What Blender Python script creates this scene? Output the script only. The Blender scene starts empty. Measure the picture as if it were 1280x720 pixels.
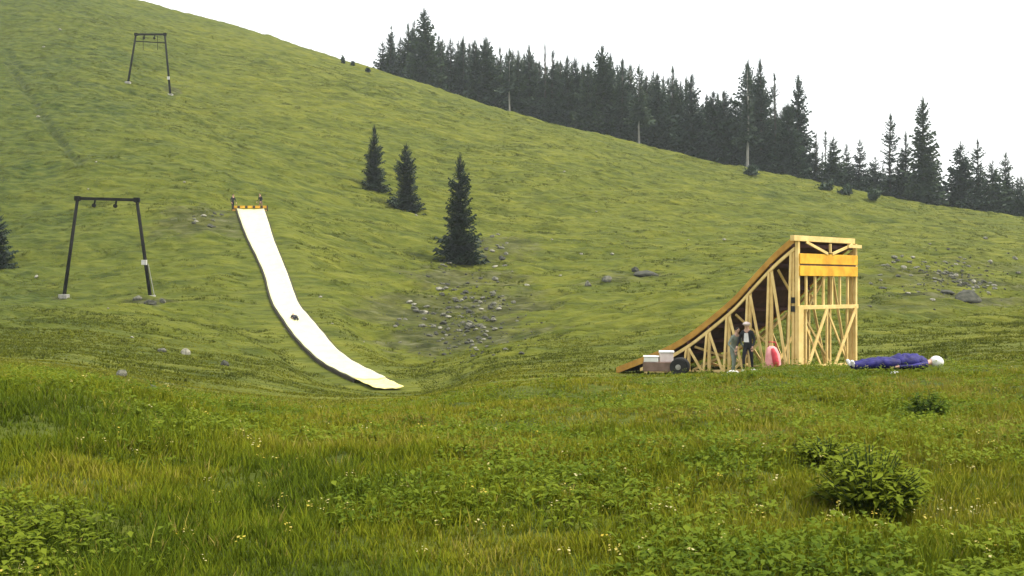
import bpy, bmesh, math, random
import numpy as np
from mathutils import Vector, Matrix
R = math.radians
random.seed(7)
rng = np.random.default_rng(11)
scene = bpy.context.scene
COL = scene.collection

# ------------------------------------------------------------------ camera, sky, sun, exposure
F = 640 / math.tan(R(25))                      # focal length in pixels of the 1280 px wide photograph
cam = bpy.data.cameras.new('camera'); cam.sensor_width = 36; cam.lens = 18 / math.tan(R(25))
cam.clip_start = 0.1; cam.clip_end = 4000
camo = bpy.data.objects.new('camera', cam); COL.objects.link(camo)
camo.location = (0, 0, 0); camo.rotation_euler = (R(90), 0, 0)
scene.camera = camo

SUN_EL, SUN_AZ = R(58), R(98)                  # azimuth from +Y towards +X: high on the right
w = bpy.data.worlds.new('World'); scene.world = w; w.use_nodes = True
nt = w.node_tree; nt.nodes.clear()
sky = nt.nodes.new('ShaderNodeTexSky'); sky.sky_type = 'NISHITA'; sky.sun_disc = False
sky.sun_elevation = SUN_EL; sky.sun_rotation = SUN_AZ; sky.dust_density = 6; sky.air_density = 1.5
mx = nt.nodes.new('ShaderNodeMix'); mx.data_type = 'RGBA'; mx.inputs[0].default_value = 0.72
mx.inputs[7].default_value = (11.0, 11.2, 11.2, 1)   # veil of bright thin overcast
nt.links.new(sky.outputs[0], mx.inputs[6])
bg = nt.nodes.new('ShaderNodeBackground'); bg.inputs[1].default_value = 0.1
nt.links.new(mx.outputs[2], bg.inputs[0])
wo = nt.nodes.new('ShaderNodeOutputWorld'); nt.links.new(bg.outputs[0], wo.inputs[0])

sl = bpy.data.lights.new('sun', 'SUN'); sl.energy = 2.6; sl.angle = R(7); sl.color = (1, .95, .84)
so = bpy.data.objects.new('sun', sl); COL.objects.link(so)
sd = Vector((math.sin(SUN_AZ) * math.cos(SUN_EL), math.cos(SUN_AZ) * math.cos(SUN_EL), math.sin(SUN_EL)))
so.rotation_euler = sd.to_track_quat('Z', 'Y').to_euler(); so.location = (40, 60, 90)

vs = scene.view_settings
vs.view_transform = 'Standard'; vs.look = 'None'; vs.gamma = 1; vs.exposure = 0.86; vs.use_curve_mapping = False
scene.cycles.volume_bounces = 1
scene.cycles.max_bounces = 6

# ------------------------------------------------------------------ helpers
def tag(o, label=None, cat=None, group=None, kind=None):
    for k, v in (('label', label), ('category', cat), ('group', group), ('kind', kind)):
        if v: o[k] = v
    return o
def empty(name, loc, rz=0, **kw):
    o = bpy.data.objects.new(name, None); COL.objects.link(o)
    o.location = loc; o.rotation_euler = (0, 0, rz); o.empty_display_size = .2
    return tag(o, **kw)
def children(o): return list(o.children)
def copy_tree(o, parent=None):
    c = o.copy(); COL.objects.link(c)
    for k in ('label', 'group'):
        if k in c and parent is None: pass
    if parent: c.parent = parent
    for ch in children(o): copy_tree(ch, c)
    return c

class MB:
    def __init__(s): s.v = []; s.f = []
    def add(s, vs_, fs):
        n = len(s.v); s.v += [tuple(p) for p in vs_]; s.f += [tuple(i + n for i in f) for f in fs]; return s
    def bar(s, a, b, wd, ht, up=(0, 0, 1)):
        a, b = Vector(a), Vector(b); d = (b - a).normalized(); up = Vector(up)
        if abs(d.dot(up)) > .98: up = Vector((1, 0, 0)) if abs(d.x) < .9 else Vector((0, 1, 0))
        sx = d.cross(up).normalized(); sz = sx.cross(d).normalized()
        q = [p + sx * (i * wd / 2) + sz * (j * ht / 2) for p in (a, b) for (i, j) in ((-1, -1), (1, -1), (1, 1), (-1, 1))]
        return s.add(q, [(0, 1, 2, 3), (7, 6, 5, 4), (0, 4, 5, 1), (1, 5, 6, 2), (2, 6, 7, 3), (3, 7, 4, 0)])
    def box(s, c, sx, sy, sz):
        c = Vector(c); return s.bar(c - Vector((0, 0, sz / 2)), c + Vector((0, 0, sz / 2)), sy, sx) if False else s._box(c, sx, sy, sz)
    def _box(s, c, sx, sy, sz):
        q = [c + Vector((i * sx / 2, j * sy / 2, k * sz / 2)) for k in (-1, 1) for (i, j) in ((-1, -1), (1, -1), (1, 1), (-1, 1))]
        return s.add(q, [(3, 2, 1, 0), (4, 5, 6, 7), (0, 1, 5, 4), (1, 2, 6, 5), (2, 3, 7, 6), (3, 0, 4, 7)])
    def tube(s, pts, rads, n=8, cap=True):
        pts = [Vector(p) for p in pts]; V = []; Fs = []
        for i, p in enumerate(pts):
            d = (pts[min(i + 1, len(pts) - 1)] - pts[max(i - 1, 0)]).normalized()
            a = d.cross(Vector((0, 0, 1)) if abs(d.z) < .9 else Vector((1, 0, 0))).normalized(); b = d.cross(a)
            r = rads[i] if isinstance(rads, (list, tuple)) else rads
            V += [p + (a * math.cos(2 * math.pi * k / n) + b * math.sin(2 * math.pi * k / n)) * r for k in range(n)]
        for i in range(len(pts) - 1):
            Fs += [(i * n + k, i * n + (k + 1) % n, (i + 1) * n + (k + 1) % n, (i + 1) * n + k) for k in range(n)]
        if cap: Fs += [tuple(range(n))[::-1], tuple(range((len(pts) - 1) * n, len(pts) * n))]
        return s.add(V, Fs)
    def ell(s, c, rx, ry, rz, n=12, m=8, M=None):
        c = Vector(c); V = []; Fs = []
        for j in range(m + 1):
            th = math.pi * j / m
            for k in range(n):
                p = Vector((rx * math.sin(th) * math.cos(2 * math.pi * k / n), ry * math.sin(th) * math.sin(2 * math.pi * k / n), rz * math.cos(th)))
                V.append(c + (M @ p if M else p))
        for j in range(m):
            Fs += [(j * n + k, (j + 1) * n + k, (j + 1) * n + (k + 1) % n, j * n + (k + 1) % n) for k in range(n)]
        return s.add(V, Fs)
    def mesh(s, name, mat):
        me = bpy.data.meshes.new(name); me.from_pydata(s.v, [], s.f); me.validate()
        for m in (mat if isinstance(mat, list) else [mat]): me.materials.append(m)
        return me
    def build(s, name, mat, parent=None, smooth=False, bevel=0, label=None):
        o = bpy.data.objects.new(name, s.mesh(name, mat)); COL.objects.link(o)
        if parent: o.parent = parent
        if smooth: o.data.shade_smooth()
        if bevel:
            b = o.modifiers.new('bevel', 'BEVEL'); b.width = bevel; b.segments = 2
        if label: o['label'] = label
        return o

def np_mesh(name, V, T, mat, attr=None):
    """fast mesh from numpy arrays: V (n,3), T (m,3) triangles or (m,4) quads"""
    me = bpy.data.meshes.new(name); n, k = len(T), T.shape[1]
    me.vertices.add(len(V)); me.vertices.foreach_set('co', V.astype(np.float32).ravel())
    me.loops.add(n * k); me.loops.foreach_set('vertex_index', T.astype(np.int32).ravel())
    me.polygons.add(n); me.polygons.foreach_set('loop_start', np.arange(0, n * k, k, dtype=np.int32))
    me.update(calc_edges=True)
    for an, a in (attr or {}).items():
        me.attributes.new(an, 'FLOAT', 'POINT').data.foreach_set('value', a.astype(np.float32))
    me.materials.append(mat)
    o = bpy.data.objects.new(name, me); COL.objects.link(o)
    return o

# ------------------------------------------------------------------ materials
def mat(name, c1, c2=None, scale=4.0, rough=.8, stretch=(1, 1, 1), bump=0, detail=4, spec=.3, metal=0, contrast=(.35, .65)):
    m = bpy.data.materials.new(name); m.use_nodes = True; t = m.node_tree; b = t.nodes['Principled BSDF']
    b.inputs['Roughness'].default_value = rough; b.inputs['Specular IOR Level'].default_value = spec; b.inputs['Metallic'].default_value = metal
    c2 = c2 or tuple(x * .72 for x in c1)
    tc = t.nodes.new('ShaderNodeTexCoord'); mp = t.nodes.new('ShaderNodeMapping'); mp.inputs['Scale'].default_value = stretch
    nz = t.nodes.new('ShaderNodeTexNoise'); nz.inputs['Scale'].default_value = scale; nz.inputs['Detail'].default_value = detail
    cr = t.nodes.new('ShaderNodeValToRGB')
    cr.color_ramp.elements[0].position, cr.color_ramp.elements[1].position = contrast
    cr.color_ramp.elements[0].color = (*c2, 1); cr.color_ramp.elements[1].color = (*c1, 1)
    t.links.new(tc.outputs['Object'], mp.inputs[0]); t.links.new(mp.outputs[0], nz.inputs[0])
    t.links.new(nz.outputs[0], cr.inputs[0]); t.links.new(cr.outputs[0], b.inputs['Base Color'])
    if bump:
        bp = t.nodes.new('ShaderNodeBump'); bp.inputs['Strength'].default_value = bump; bp.inputs['Distance'].default_value = .05
        t.links.new(nz.outputs[0], bp.inputs['Height']); t.links.new(bp.outputs[0], b.inputs['Normal'])
    return m
M = dict(
    pine=mat('pine', (.78, .57, .23), (.62, .43, .15), 3, .7, (1, 1, 1), .1),
    pine_yellow=mat('yellow_board', (.78, .44, .03), (.58, .28, .015), 2.5, .6),
    pine_orange=mat('orange_board', (.50, .27, .045), (.36, .18, .03), 2.5, .7),
    deck=mat('deck_board', (.085, .035, .028), (.05, .02, .017), 3, .8),
    white=mat('white_sheet', (.64, .63, .37), (.58, .57, .31), 1.5, .5),
    cream=mat('cream_foam', (.80, .70, .28), (.72, .60, .18), 4, .6),
    edge=mat('edge_board', (.05, .04, .025), None, 4, .8),
    steel=mat('dark_steel', (.007, .008, .007), (.014, .012, .009), 2, .85, bump=.1, spec=.1),
    concrete=mat('concrete', (.33, .32, .28), (.22, .21, .18), 6, .9, bump=.3),
    paint_white=mat('white_plastic', (.75, .74, .70), (.66, .65, .6), 5, .5),
    rock=mat('rock', (.17, .165, .125), (.07, .07, .05), 1.8, .95, (1, 1, 2), .6, 8),
    rock_dark=mat('rock_dark', (.075, .075, .055), (.025, .026, .018), 2.5, .95, (1, 1, 2), .6, 8),
    rock_pale=mat('rock_pale', (.30, .285, .22), (.15, .145, .11), 2, .95, (1, 1, 1), .5, 8),
    skin=mat('skin', (.52, .32, .23), (.46, .27, .19), 6, .55),
    blue=mat('blue_fabric', (.020, .016, .15), (.010, .008, .065), 5, .65, bump=.8),
    black=mat('black_fabric', (.016, .016, .02), (.01, .01, .012), 5, .75),
    greyfab=mat('grey_green_fabric', (.22, .25, .20), (.15, .17, .13), 5, .85),
    whitefab=mat('white_fabric', (.72, .70, .68), (.6, .58, .56), 6, .8),
    pinkwhite=mat('pale_pink_fabric', (.70, .60, .56), (.62, .5, .47), 6, .8),
    red=mat('red_fabric', (.55, .05, .07), (.36, .025, .035), 4, .7),
    pink=mat('pink_fabric', (.72, .33, .32), (.6, .22, .22), 4, .7),
    rubber=mat('black_rubber', (.012, .012, .012), (.02, .02, .018), 6, .7),
    brownbox=mat('brown_board', (.20, .13, .10), (.13, .085, .06), 4, .8),
    hair=mat('dark_hair', (.02, .015, .01), None, 20, .6),
    concrete_pale=mat('weathered_white', (.52, .51, .47), (.4, .39, .36), 6, .8),
    stem_green=mat('green_stem', (.05, .085, .012), (.03, .05, .008), 6, .8),
    bark=mat('bark', (.09, .075, .06), (.045, .038, .03), 2, .95, (1, 1, .3), .4),
    pale_bark=mat('pale_bark', (.30, .29, .25), (.18, .17, .15), 2, .95, (1, 1, .3), .3),
)

def foliage_mat(name, cols, rough=.6, trans=.35, spec=.25, attr='tint', up=0):
    """leaf-like material, colours picked by the per-vertex 'tint' attribute plus broad patches"""
    m = bpy.data.materials.new(name); m.use_nodes = True; t = m.node_tree; b = t.nodes['Principled BSDF']
    at_ = t.nodes.new('ShaderNodeAttribute'); at_.attribute_name = attr
    cr = t.nodes.new('ShaderNodeValToRGB'); els = cr.color_ramp.elements
    while len(els) < len(cols): els.new(.5)
    for i, c in enumerate(cols):
        els[i].position = i / (len(cols) - 1); els[i].color = (*c, 1)
    t.links.new(at_.outputs['Fac'], cr.inputs[0]); t.links.new(cr.outputs[0], b.inputs['Base Color'])
    b.inputs['Roughness'].default_value = rough; b.inputs['Specular IOR Level'].default_value = spec
    nrm = None
    if up:   # blades lean every way within a tuft: shade them mostly with the sward's own normal
        ge = t.nodes.new('ShaderNodeNewGeometry'); vm = t.nodes.new('ShaderNodeMix'); vm.data_type = 'VECTOR'; vm.inputs[0].default_value = up
        t.links.new(ge.outputs['Normal'], vm.inputs[4]); vm.inputs[5].default_value = (0, -.25, .97)
        nn = t.nodes.new('ShaderNodeVectorMath'); nn.operation = 'NORMALIZE'; t.links.new(vm.outputs[1], nn.inputs[0]); nrm = nn.outputs[0]
        t.links.new(nrm, b.inputs['Normal'])
    if trans:
        tr = t.nodes.new('ShaderNodeBsdfTranslucent'); ms = t.nodes.new('ShaderNodeMixShader'); ms.inputs[0].default_value = trans
        t.links.new(cr.outputs[0], tr.inputs[0]); t.links.new(b.outputs[0], ms.inputs[1]); t.links.new(tr.outputs[0], ms.inputs[2])
        t.links.new(ms.outputs[0], t.nodes['Material Output'].inputs[0])
    return m
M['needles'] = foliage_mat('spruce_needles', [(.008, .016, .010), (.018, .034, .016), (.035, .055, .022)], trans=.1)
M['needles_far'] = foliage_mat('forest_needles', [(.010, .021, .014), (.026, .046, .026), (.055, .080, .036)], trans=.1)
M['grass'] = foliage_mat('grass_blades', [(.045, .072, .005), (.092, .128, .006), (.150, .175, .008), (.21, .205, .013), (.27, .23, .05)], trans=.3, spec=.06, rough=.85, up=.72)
M['hillgrass'] = foliage_mat('tussock_blades', [(.055, .070, .007), (.095, .110, .008), (.135, .142, .010), (.18, .17, .020)], trans=.25, spec=.05, rough=.85, up=.75)
M['herb'] = foliage_mat('herb_leaves', [(.022, .045, .006), (.085, .130, .010), (.16, .20, .015)], trans=.35, spec=.08, rough=.8, up=.62)
M['petal'] = foliage_mat('petals', [(.45, .33, .02), (.50, .40, .05), (.52, .46, .22)], trans=.3)

# ------------------------------------------------------------------ terrain
def pchip(x, y, xi):
    x = np.asarray(x, float); y = np.asarray(y, float); h = np.diff(x); d = np.diff(y) / h
    m = np.zeros_like(y)
    for k in range(1, len(x) - 1):
        if d[k - 1] * d[k] > 0:
            w1 = 2 * h[k] + h[k - 1]; w2 = h[k] + 2 * h[k - 1]
            m[k] = (w1 + w2) / (w1 / d[k - 1] + w2 / d[k])
    m[0], m[-1] = d[0], d[-1]
    xi = np.clip(xi, x[0], x[-1]); i = np.clip(np.searchsorted(x, xi) - 1, 0, len(x) - 2)
    t = (xi - x[i]) / h[i]
    return ((1 + 2 * t) * (1 - t) ** 2 * y[i] + t * (1 - t) ** 2 * h[i] * m[i]
            + t * t * (3 - 2 * t) * y[i + 1] + t * t * (t - 1) * h[i] * m[i + 1])
# per bearing (given as the photograph's column): list of (distance, image row of the ground there); last = ridge
PROF = {
    -700: [(12, 492), (22, 470), (45, 425), (88, 345), (157, 92), (310, -180)],
    -300: [(12, 492), (22, 470), (45, 430), (88, 352), (157, 97), (310, -100)],
    -60:  [(12, 495), (22, 468), (45, 436), (88, 366), (157, 102), (310, -42)],
    75:   [(12, 500), (22, 472), (45, 442), (88, 372), (157, 108), (300, -26)],
    185:  [(12, 520), (22, 492), (45, 460), (88, 373), (157, 114), (290, 6)],
    312:  [(12, 540), (22, 508), (45, 478), (70, 432), (88, 375), (115, 266), (165, 160), (280, 38)],
    400:  [(12, 550), (22, 512), (38, 500), (55, 478), (72, 440), (95, 350), (130, 250), (265, 67)],
    500:  [(12, 552), (22, 508), (38, 498), (60, 486), (75, 450), (105, 350), (150, 240), (255, 98)],
    640:  [(12, 548), (22, 488), (38, 476), (50, 465), (70, 440), (90, 388), (130, 300), (245, 141)],
    850:  [(12, 540), (22, 477), (38, 470), (44, 464), (60, 440), (90, 375), (140, 290), (235, 195)],
    1000: [(12, 538), (22, 467), (38, 463), (44, 455), (65, 410), (95, 350), (145, 290), (222, 225)],
    1120: [(12, 538), (22, 461), (38, 459), (50, 440), (70, 400), (100, 345), (150, 292), (215, 251)],
    1280: [(12, 538), (22, 461), (38, 455), (60, 415), (100, 362), (150, 312), (205, 273)],
    1700: [(12, 538), (22, 462), (38, 450), (60, 425), (100, 392), (150, 355), (200, 330)],
    2100: [(12, 538), (22, 464), (38, 455), (60, 435), (100, 405), (150, 375), (200, 355)],
}
PU = sorted(PROF)
LY = np.log(np.geomspace(2.5, 560, 520)); YG = np.exp(LY)
def crest_y(u): return pchip(PU, [PROF[k][-1][0] for k in PU], np.asarray(u, float))
def crest_v(u): return pchip(PU, [PROF[k][-1][1] for k in PU], np.asarray(u, float))
cols = []
for k in PU:
    p = PROF[k]; ys = [2.5, 6.5] + [a for a, _ in p]; zs = [-1.62, -1.62] + [(360 - v) / F * a for a, v in p]
    yc, zc = ys[-1], zs[-1]
    ys += [yc * 1.06, yc * 1.25, 565]; zs += [zc + .2, zc - 9, -12]
    cols.append(pchip(np.log(ys), zs, LY))
cols = np.array(cols)
UG = np.linspace(PU[0], PU[-1], 401)
ZG = np.array([pchip(PU, cols[:, j], UG) for j in range(len(LY))]).T       # (u, y)

kk = np.exp(-.5 * (np.arange(-30, 31) / 11.0) ** 2); kk /= kk.sum()
ZS = np.apply_along_axis(lambda c: np.convolve(np.pad(c, 30, mode='reflect', reflect_type='odd'), kk, 'valid'), 0, ZG)
wf = np.clip((YG - 60) / 40, 0, 1)[None, :]; ZG = ZG * (1 - wf) + ZS * wf

for _ in range(4):
    vis = YG > 110; row = 360 - F * ZG[:, vis] / YG[vis][None, :]
    dv = row.min(axis=1) - crest_v(UG)
    ZG = ZG + (dv[:, None] / F * YG[None, :]) * np.clip((YG - 130) / 90, 0, 1)[None, :]

TRACK, TRACK2, RUN = [], [], []
def hash2(i, j, s):
    n = (i.astype(np.int64) * 374761393 + j.astype(np.int64) * 668265263 + s * 974711) & 0x7fffffff
    n = ((n ^ (n >> 13)) * 1274126177) & 0x7fffffff
    return ((n ^ (n >> 16)) & 0xffff) / 65535.0
def vnoise(x, y, s=0):
    i, j = np.floor(x), np.floor(y); fx, fy = x - i, y - j
    fx = fx * fx * (3 - 2 * fx); fy = fy * fy * (3 - 2 * fy)
    a, b, c, d = hash2(i, j, s), hash2(i + 1, j, s), hash2(i, j + 1, s), hash2(i + 1, j + 1, s)
    return a + (b - a) * fx + (c - a) * fy + (a - b - c + d) * fx * fy
def fbm(x, y, s=0, o=4):
    r = 0; a = .5; t = 0
    for k in range(o):
        r = r + a * vnoise(x * 2 ** k, y * 2 ** k, s + k * 17); t += a; a *= .5
    return r / t
def sstep(a, b, x):
    t = np.clip((x - a) / (b - a), 0, 1); return t * t * (3 - 2 * t)

def h_base(x, y):
    ye = np.maximum(y, 2.5); u = np.clip(640 + F * x / np.maximum(ye, 8), UG[0], UG[-1])
    fu = (u - UG[0]) / (UG[1] - UG[0]); fy = (np.log(np.minimum(ye, 559)) - LY[0]) / (LY[1] - LY[0])
    i = np.clip(fu.astype(int), 0, len(UG) - 2); j = np.clip(fy.astype(int), 0, len(LY) - 2)
    a, b = fu - i, fy - j
    return (ZG[i, j] * (1 - a) * (1 - b) + ZG[i + 1, j] * a * (1 - b) + ZG[i, j + 1] * (1 - a) * b + ZG[i + 1, j + 1] * a * b)
def seg_dist(x, y, P):
    d = np.full(x.shape, 1e9)
    for a, b in zip(P[:-1], P[1:]):
        ax, ay, bx, by = a[0], a[1], b[0], b[1]; L2 = (bx - ax) ** 2 + (by - ay) ** 2
        t = np.clip(((x - ax) * (bx - ax) + (y - ay) * (by - ay)) / L2, 0, 1)
        d = np.minimum(d, np.hypot(x - ax - t * (bx - ax), y - ay - t * (by - ay)))
    return d
def relief(x, y):
    near = (1 - sstep(24, 34, y)) * sstep(2, 6, y)
    r = near * .36 * (fbm(x / 1.5, y / 1.5, 3) - .5)
    r = r + near * .30 * (fbm(x / 5, y / 5, 43, 2) - .5) * (1 - sstep(15, 22, y))
    hill = sstep(44, 80, y)
    xr, yr = x + .22 * y, y - .22 * x
    tr = fbm(xr / 6.5, yr / 1.9, 9, 4)
    r = r + hill * 1.2 * (tr - .5) + hill * .75 * (fbm(xr / 2.6, yr / .9, 19, 3) - .5)
    r = r + hill * 1.0 * (fbm(xr / 22, yr / 9, 21, 3) - .5)
    r = r + sstep(24, 40, y) * .16 * (fbm(x / 1.6, y / 1.1, 31, 3) - .5)
    if TRACK: r = r - .45 * np.maximum(sstep(.75, .1, seg_dist(x, y, TRACK)), .7 * sstep(.8, .1, seg_dist(x, y, TRACK2)))
    return r
def height(x, y):
    x, y = np.asarray(x, float), np.asarray(y, float)
    z = h_base(x, y) + relief(x, y)
    if RUN:   # the slide lies in a levelled strip of the slope
        rn = np.array(RUN)[::-1]; o = (y > rn[0, 1] - 6) & (y < rn[-1, 1] + 6)
        if o.any():
            xo, yo = x[o], y[o]; cx = np.interp(yo, rn[:, 1], rn[:, 0]); cz = np.interp(yo, rn[:, 1], rn[:, 2]) - .13
            k = sstep(5.5, 2.2, np.abs(xo - cx)) * sstep(-6, 0, np.minimum(yo - rn[0, 1], rn[-1, 1] - yo))
            z = z.copy(); z[o] = z[o] * (1 - k) + cz * k
    return z
def hz(x, y): return float(height(np.array([x]), np.array([y]))[0])
_YM = np.geomspace(3.2, 330, 2600)
def at(px, py):
    """the ground point that the photograph shows at pixel (px, py)"""
    t = (px - 640) / F; z = height(t * _YM, _YM); ray = (360 - py) / F * _YM
    k = int(np.argmax(z >= ray))
    if z[k] < ray[k]: k = int(np.argmin(ray - z))
    return Vector((t * _YM[k], _YM[k], z[k]))
def pt(px, py, Y): return Vector(((px - 640) / F * Y, Y, (360 - py) / F * Y))

SLP = [(262, 296, 330), (280, 302, 336), (300, 310, 342), (320, 320, 350), (345, 331, 360), (365, 336, 367), (382, 342, 374), (399, 353, 388),
       (418, 366, 404), (437, 383, 420), (455, 404, 444), (467, 426, 468), (477, 448, 488), (485, 466, 505)]
def slide_bed():
    s0 = np.linspace(0, 1, len(SLP)); s1 = np.linspace(0, 1, 70)
    Yk = np.array([at((a + b) / 2, v + 1).y for v, a, b in SLP]); Y = np.poly1d(np.polyfit(s0, Yk, 3))(s0)
    sm = lambda q: np.concatenate([q[:1], (q[:-2] + 2 * q[1:-1] + q[2:]) / 4, q[-1:]])
    lx = 1 * ((np.array([r_[1] for r_ in SLP]) - 640) / F * Y); rx = 1 * ((np.array([r_[2] for r_ in SLP]) - 640) / F * Y)
    z = (360 - np.array([r_[0] for r_ in SLP])) / F * Y
    return [pchip(s0, q, s1) for q in (lx, rx, Y, z, np.array([float(r_[0]) for r_ in SLP]))]
BED = slide_bed()

# bare-earth mask
_T1 = [at(*p) for p in ((8, 78), (22, 98), (45, 135), (62, 160), (85, 190), (100, 205))]
_T2 = [at(*p) for p in ((8, 62), (30, 88), (60, 98), (95, 104), (135, 108), (175, 120), (215, 122))]
SCREE = [(575, 350, 5.5, 5, .85), (600, 385, 6, 4, .9), (560, 385, 6, 4, .8), (520, 400, 5, 3.5, .7), (585, 425, 6, 5, .85), (620, 310, 4, 6, .7), (640, 370, 4, 4, .6),
         (1165, 340, 5, 5, .8), (1205, 352, 6, 5, .8), (1190, 370, 5, 3, .9), (1120, 352, 4, 4, .5), (1240, 330, 6, 6, .45), (1110, 375, 4, 4, .45),
         (262, 275, 4.5, 4, .7), (240, 282, 3, 3, .7), (185, 376, 2.0, 1.6, .9), (80, 374, .8, .8, .6), (805, 344, 3.5, 2, .7), (760, 350, 3, 2, .5), (213, 114, 1.5, 2, .8)]
TRACK, TRACK2 = _T1, _T2
RUN = [((l + r_) / 2, y_, z_) for l, r_, y_, z_ in zip(BED[0], BED[1], BED[2], BED[3])]
SCREE = [(at(a, b), rx, ry, s_) for a, b, rx, ry, s_ in SCREE]
def soil(x, y):
    n = .45 * fbm(x / 2.2, y / 1.5, 71, 3) + .55 * fbm(x / .8, y / .5, 72, 3); s_ = np.zeros_like(x)
    for c, rx, ry, k in SCREE:
        q = ((x - c.x) / (rx * 1.25)) ** 2 + ((y - c.y) / (ry * 1.25)) ** 2
        s_ = np.maximum(s_, .78 * k * sstep(1.2, .2, q + (n - .5) * 3.2) )
    tr = np.maximum(sstep(1.1, .2, seg_dist(x, y, TRACK) + (n - .5) * 1.2), .7 * sstep(1.0, .2, seg_dist(x, y, TRACK2) + (n - .5) * 1.2))
    return np.maximum(s_, .15 * tr)

def deep(x, y):  # darker green towards the left slope, along tracks, in patches and nearby
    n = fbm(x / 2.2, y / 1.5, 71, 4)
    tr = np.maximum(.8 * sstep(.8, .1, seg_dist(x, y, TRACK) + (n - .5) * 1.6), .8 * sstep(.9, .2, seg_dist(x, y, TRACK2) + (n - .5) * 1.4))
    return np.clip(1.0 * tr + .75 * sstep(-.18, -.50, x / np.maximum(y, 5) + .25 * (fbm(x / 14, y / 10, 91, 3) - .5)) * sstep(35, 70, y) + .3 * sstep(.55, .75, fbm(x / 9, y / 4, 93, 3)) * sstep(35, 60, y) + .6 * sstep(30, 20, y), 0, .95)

def terrain():
    tt = np.concatenate([np.linspace(-1.5, -.62, 60), np.linspace(-.615, .615, 640), np.linspace(.62, 1.5, 60)])
    OFF = 6.0
    yy = np.concatenate([np.linspace(-5.0, 3.0, 26), np.geomspace(3.1, 30, 330), np.geomspace(30.3, 330, 800), np.geomspace(334, 555, 30)])
    T, Y = np.meshgrid(tt, yy, indexing='ij'); X = T * (Y + OFF)
    Z = height(X.ravel(), Y.ravel()); V = np.stack([X.ravel(), Y.ravel(), Z], 1)
    nx, ny = len(tt), len(yy)
    i, j = np.meshgrid(np.arange(nx - 1), np.arange(ny - 1), indexing='ij'); a = (i * ny + j).ravel()
    Q = np.stack([a, a + ny, a + ny + 1, a + 1], 1)
    m = bpy.data.materials.new('meadow_ground'); m.use_nodes = True; t = m.node_tree; b = t.nodes['Principled BSDF']
    b.inputs['Roughness'].default_value = .95; b.inputs['Specular IOR Level'].default_value = .1
    N = t.nodes.new; L = t.links.new
    tc = N('ShaderNodeTexCoord')
    def noise(scale, stretch, detail=5, rot=0):
        mp = N('ShaderNodeMapping'); mp.inputs['Scale'].default_value = stretch; mp.inputs['Rotation'].default_value = (0, 0, rot)
        nz = N('ShaderNodeTexNoise'); nz.inputs['Scale'].default_value = scale; nz.inputs['Detail'].default_value = detail
        L(tc.outputs['Object'], mp.inputs[0]); L(mp.outputs[0], nz.inputs[0]); return nz.outputs[0]
    def ramp(src, stops):
        cr = N('ShaderNodeValToRGB'); e = cr.color_ramp.elements
        while len(e) < len(stops): e.new(.5)
        for k, (p, c) in enumerate(stops): e[k].position = p; e[k].color = (*c, 1)
        L(src, cr.inputs[0]); return cr.outputs[0]
    def mix(f, a_, b_, blend='MIX'):
        x = N('ShaderNodeMix'); x.data_type = 'RGBA'; x.blend_type = blend
        if isinstance(f, float): x.inputs[0].default_value = f
        else: L(f, x.inputs[0])
        L(a_, x.inputs[6]); L(b_, x.inputs[7]); return x.outputs[2]
    steps = noise(.8, (.38, 1, 1), 5, -.2)
    broad = noise(.035, (1, 1, 1), 4)
    streak = noise(.30, (.34, 1, 1), 6, -.2)
    fine = noise(1.5, (.55, 1, 1), 6)
    c1 = ramp(broad, [(.32, (.050, .070, .008)), (.5, (.086, .100, .009)), (.68, (.120, .124, .011))])
    c2 = ramp(streak, [(.30, (.016, .026, .005)), (.45, (.074, .087, .009)), (.64, (.165, .160, .020))])
    c3 = ramp(fine, [(.28, (.020, .032, .006)), (.5, (.078, .095, .010)), (.75, (.150, .150, .024))])
    c4 = ramp(steps, [(.36, (.014, .023, .004)), (.50, (.080, .093, .009)), (.66, (.155, .150, .018))])
    g = mix(.32, mix(.5, mix(.5, c1, c2), c4), c3)
    lu = N('ShaderNodeAttribute'); lu.attribute_name = 'deep'
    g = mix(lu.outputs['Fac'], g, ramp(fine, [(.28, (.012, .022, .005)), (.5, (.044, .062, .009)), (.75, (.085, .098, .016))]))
    rk = ramp(noise(1.1, (.6, 1, 1), 8), [(.38, (.012, .013, .008)), (.54, (.056, .056, .024)), (.70, (.125, .118, .07))])
    at_ = N('ShaderNodeAttribute'); at_.attribute_name = 'soil'
    L(mix(at_.outputs['Fac'], g, rk), b.inputs['Base Color'])
    bp = N('ShaderNodeBump'); bp.inputs['Strength'].default_value = .8; bp.inputs['Distance'].default_value = .25
    L(fine, bp.inputs['Height'])
    b2 = N('ShaderNodeBump'); b2.inputs['Strength'].default_value = .7; b2.inputs['Distance'].default_value = .8; L(steps, b2.inputs['Height']); L(bp.outputs[0], b2.inputs['Normal']); L(b2.outputs[0], b.inputs['Normal'])
    o = np_mesh('hillside', V, Q, m, {'soil': soil(V[:, 0], V[:, 1]), 'deep': deep(V[:, 0], V[:, 1])}); o.data.shade_smooth()
    tag(o, 'steep green alpine hillside rising to the left behind a flat meadow', 'hillside', kind='structure')
terrain()

# ------------------------------------------------------------------ haze
hb = MB(); hb._box(Vector((0, 265, 75)), 1760, 600, 190)
hm = bpy.data.materials.new('haze'); hm.use_nodes = True; t = hm.node_tree; t.nodes.clear()
pv = t.nodes.new('ShaderNodeVolumePrincipled'); pv.inputs['Color'].default_value = (.86, .93, 1, 1); pv.inputs['Density'].default_value = .00022
mo = t.nodes.new('ShaderNodeOutputMaterial'); t.links.new(pv.outputs[0], mo.inputs['Volume'])
tag(hb.build('haze', hm), 'thin pale haze softening the far forest', 'haze', kind='stuff')

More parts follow.
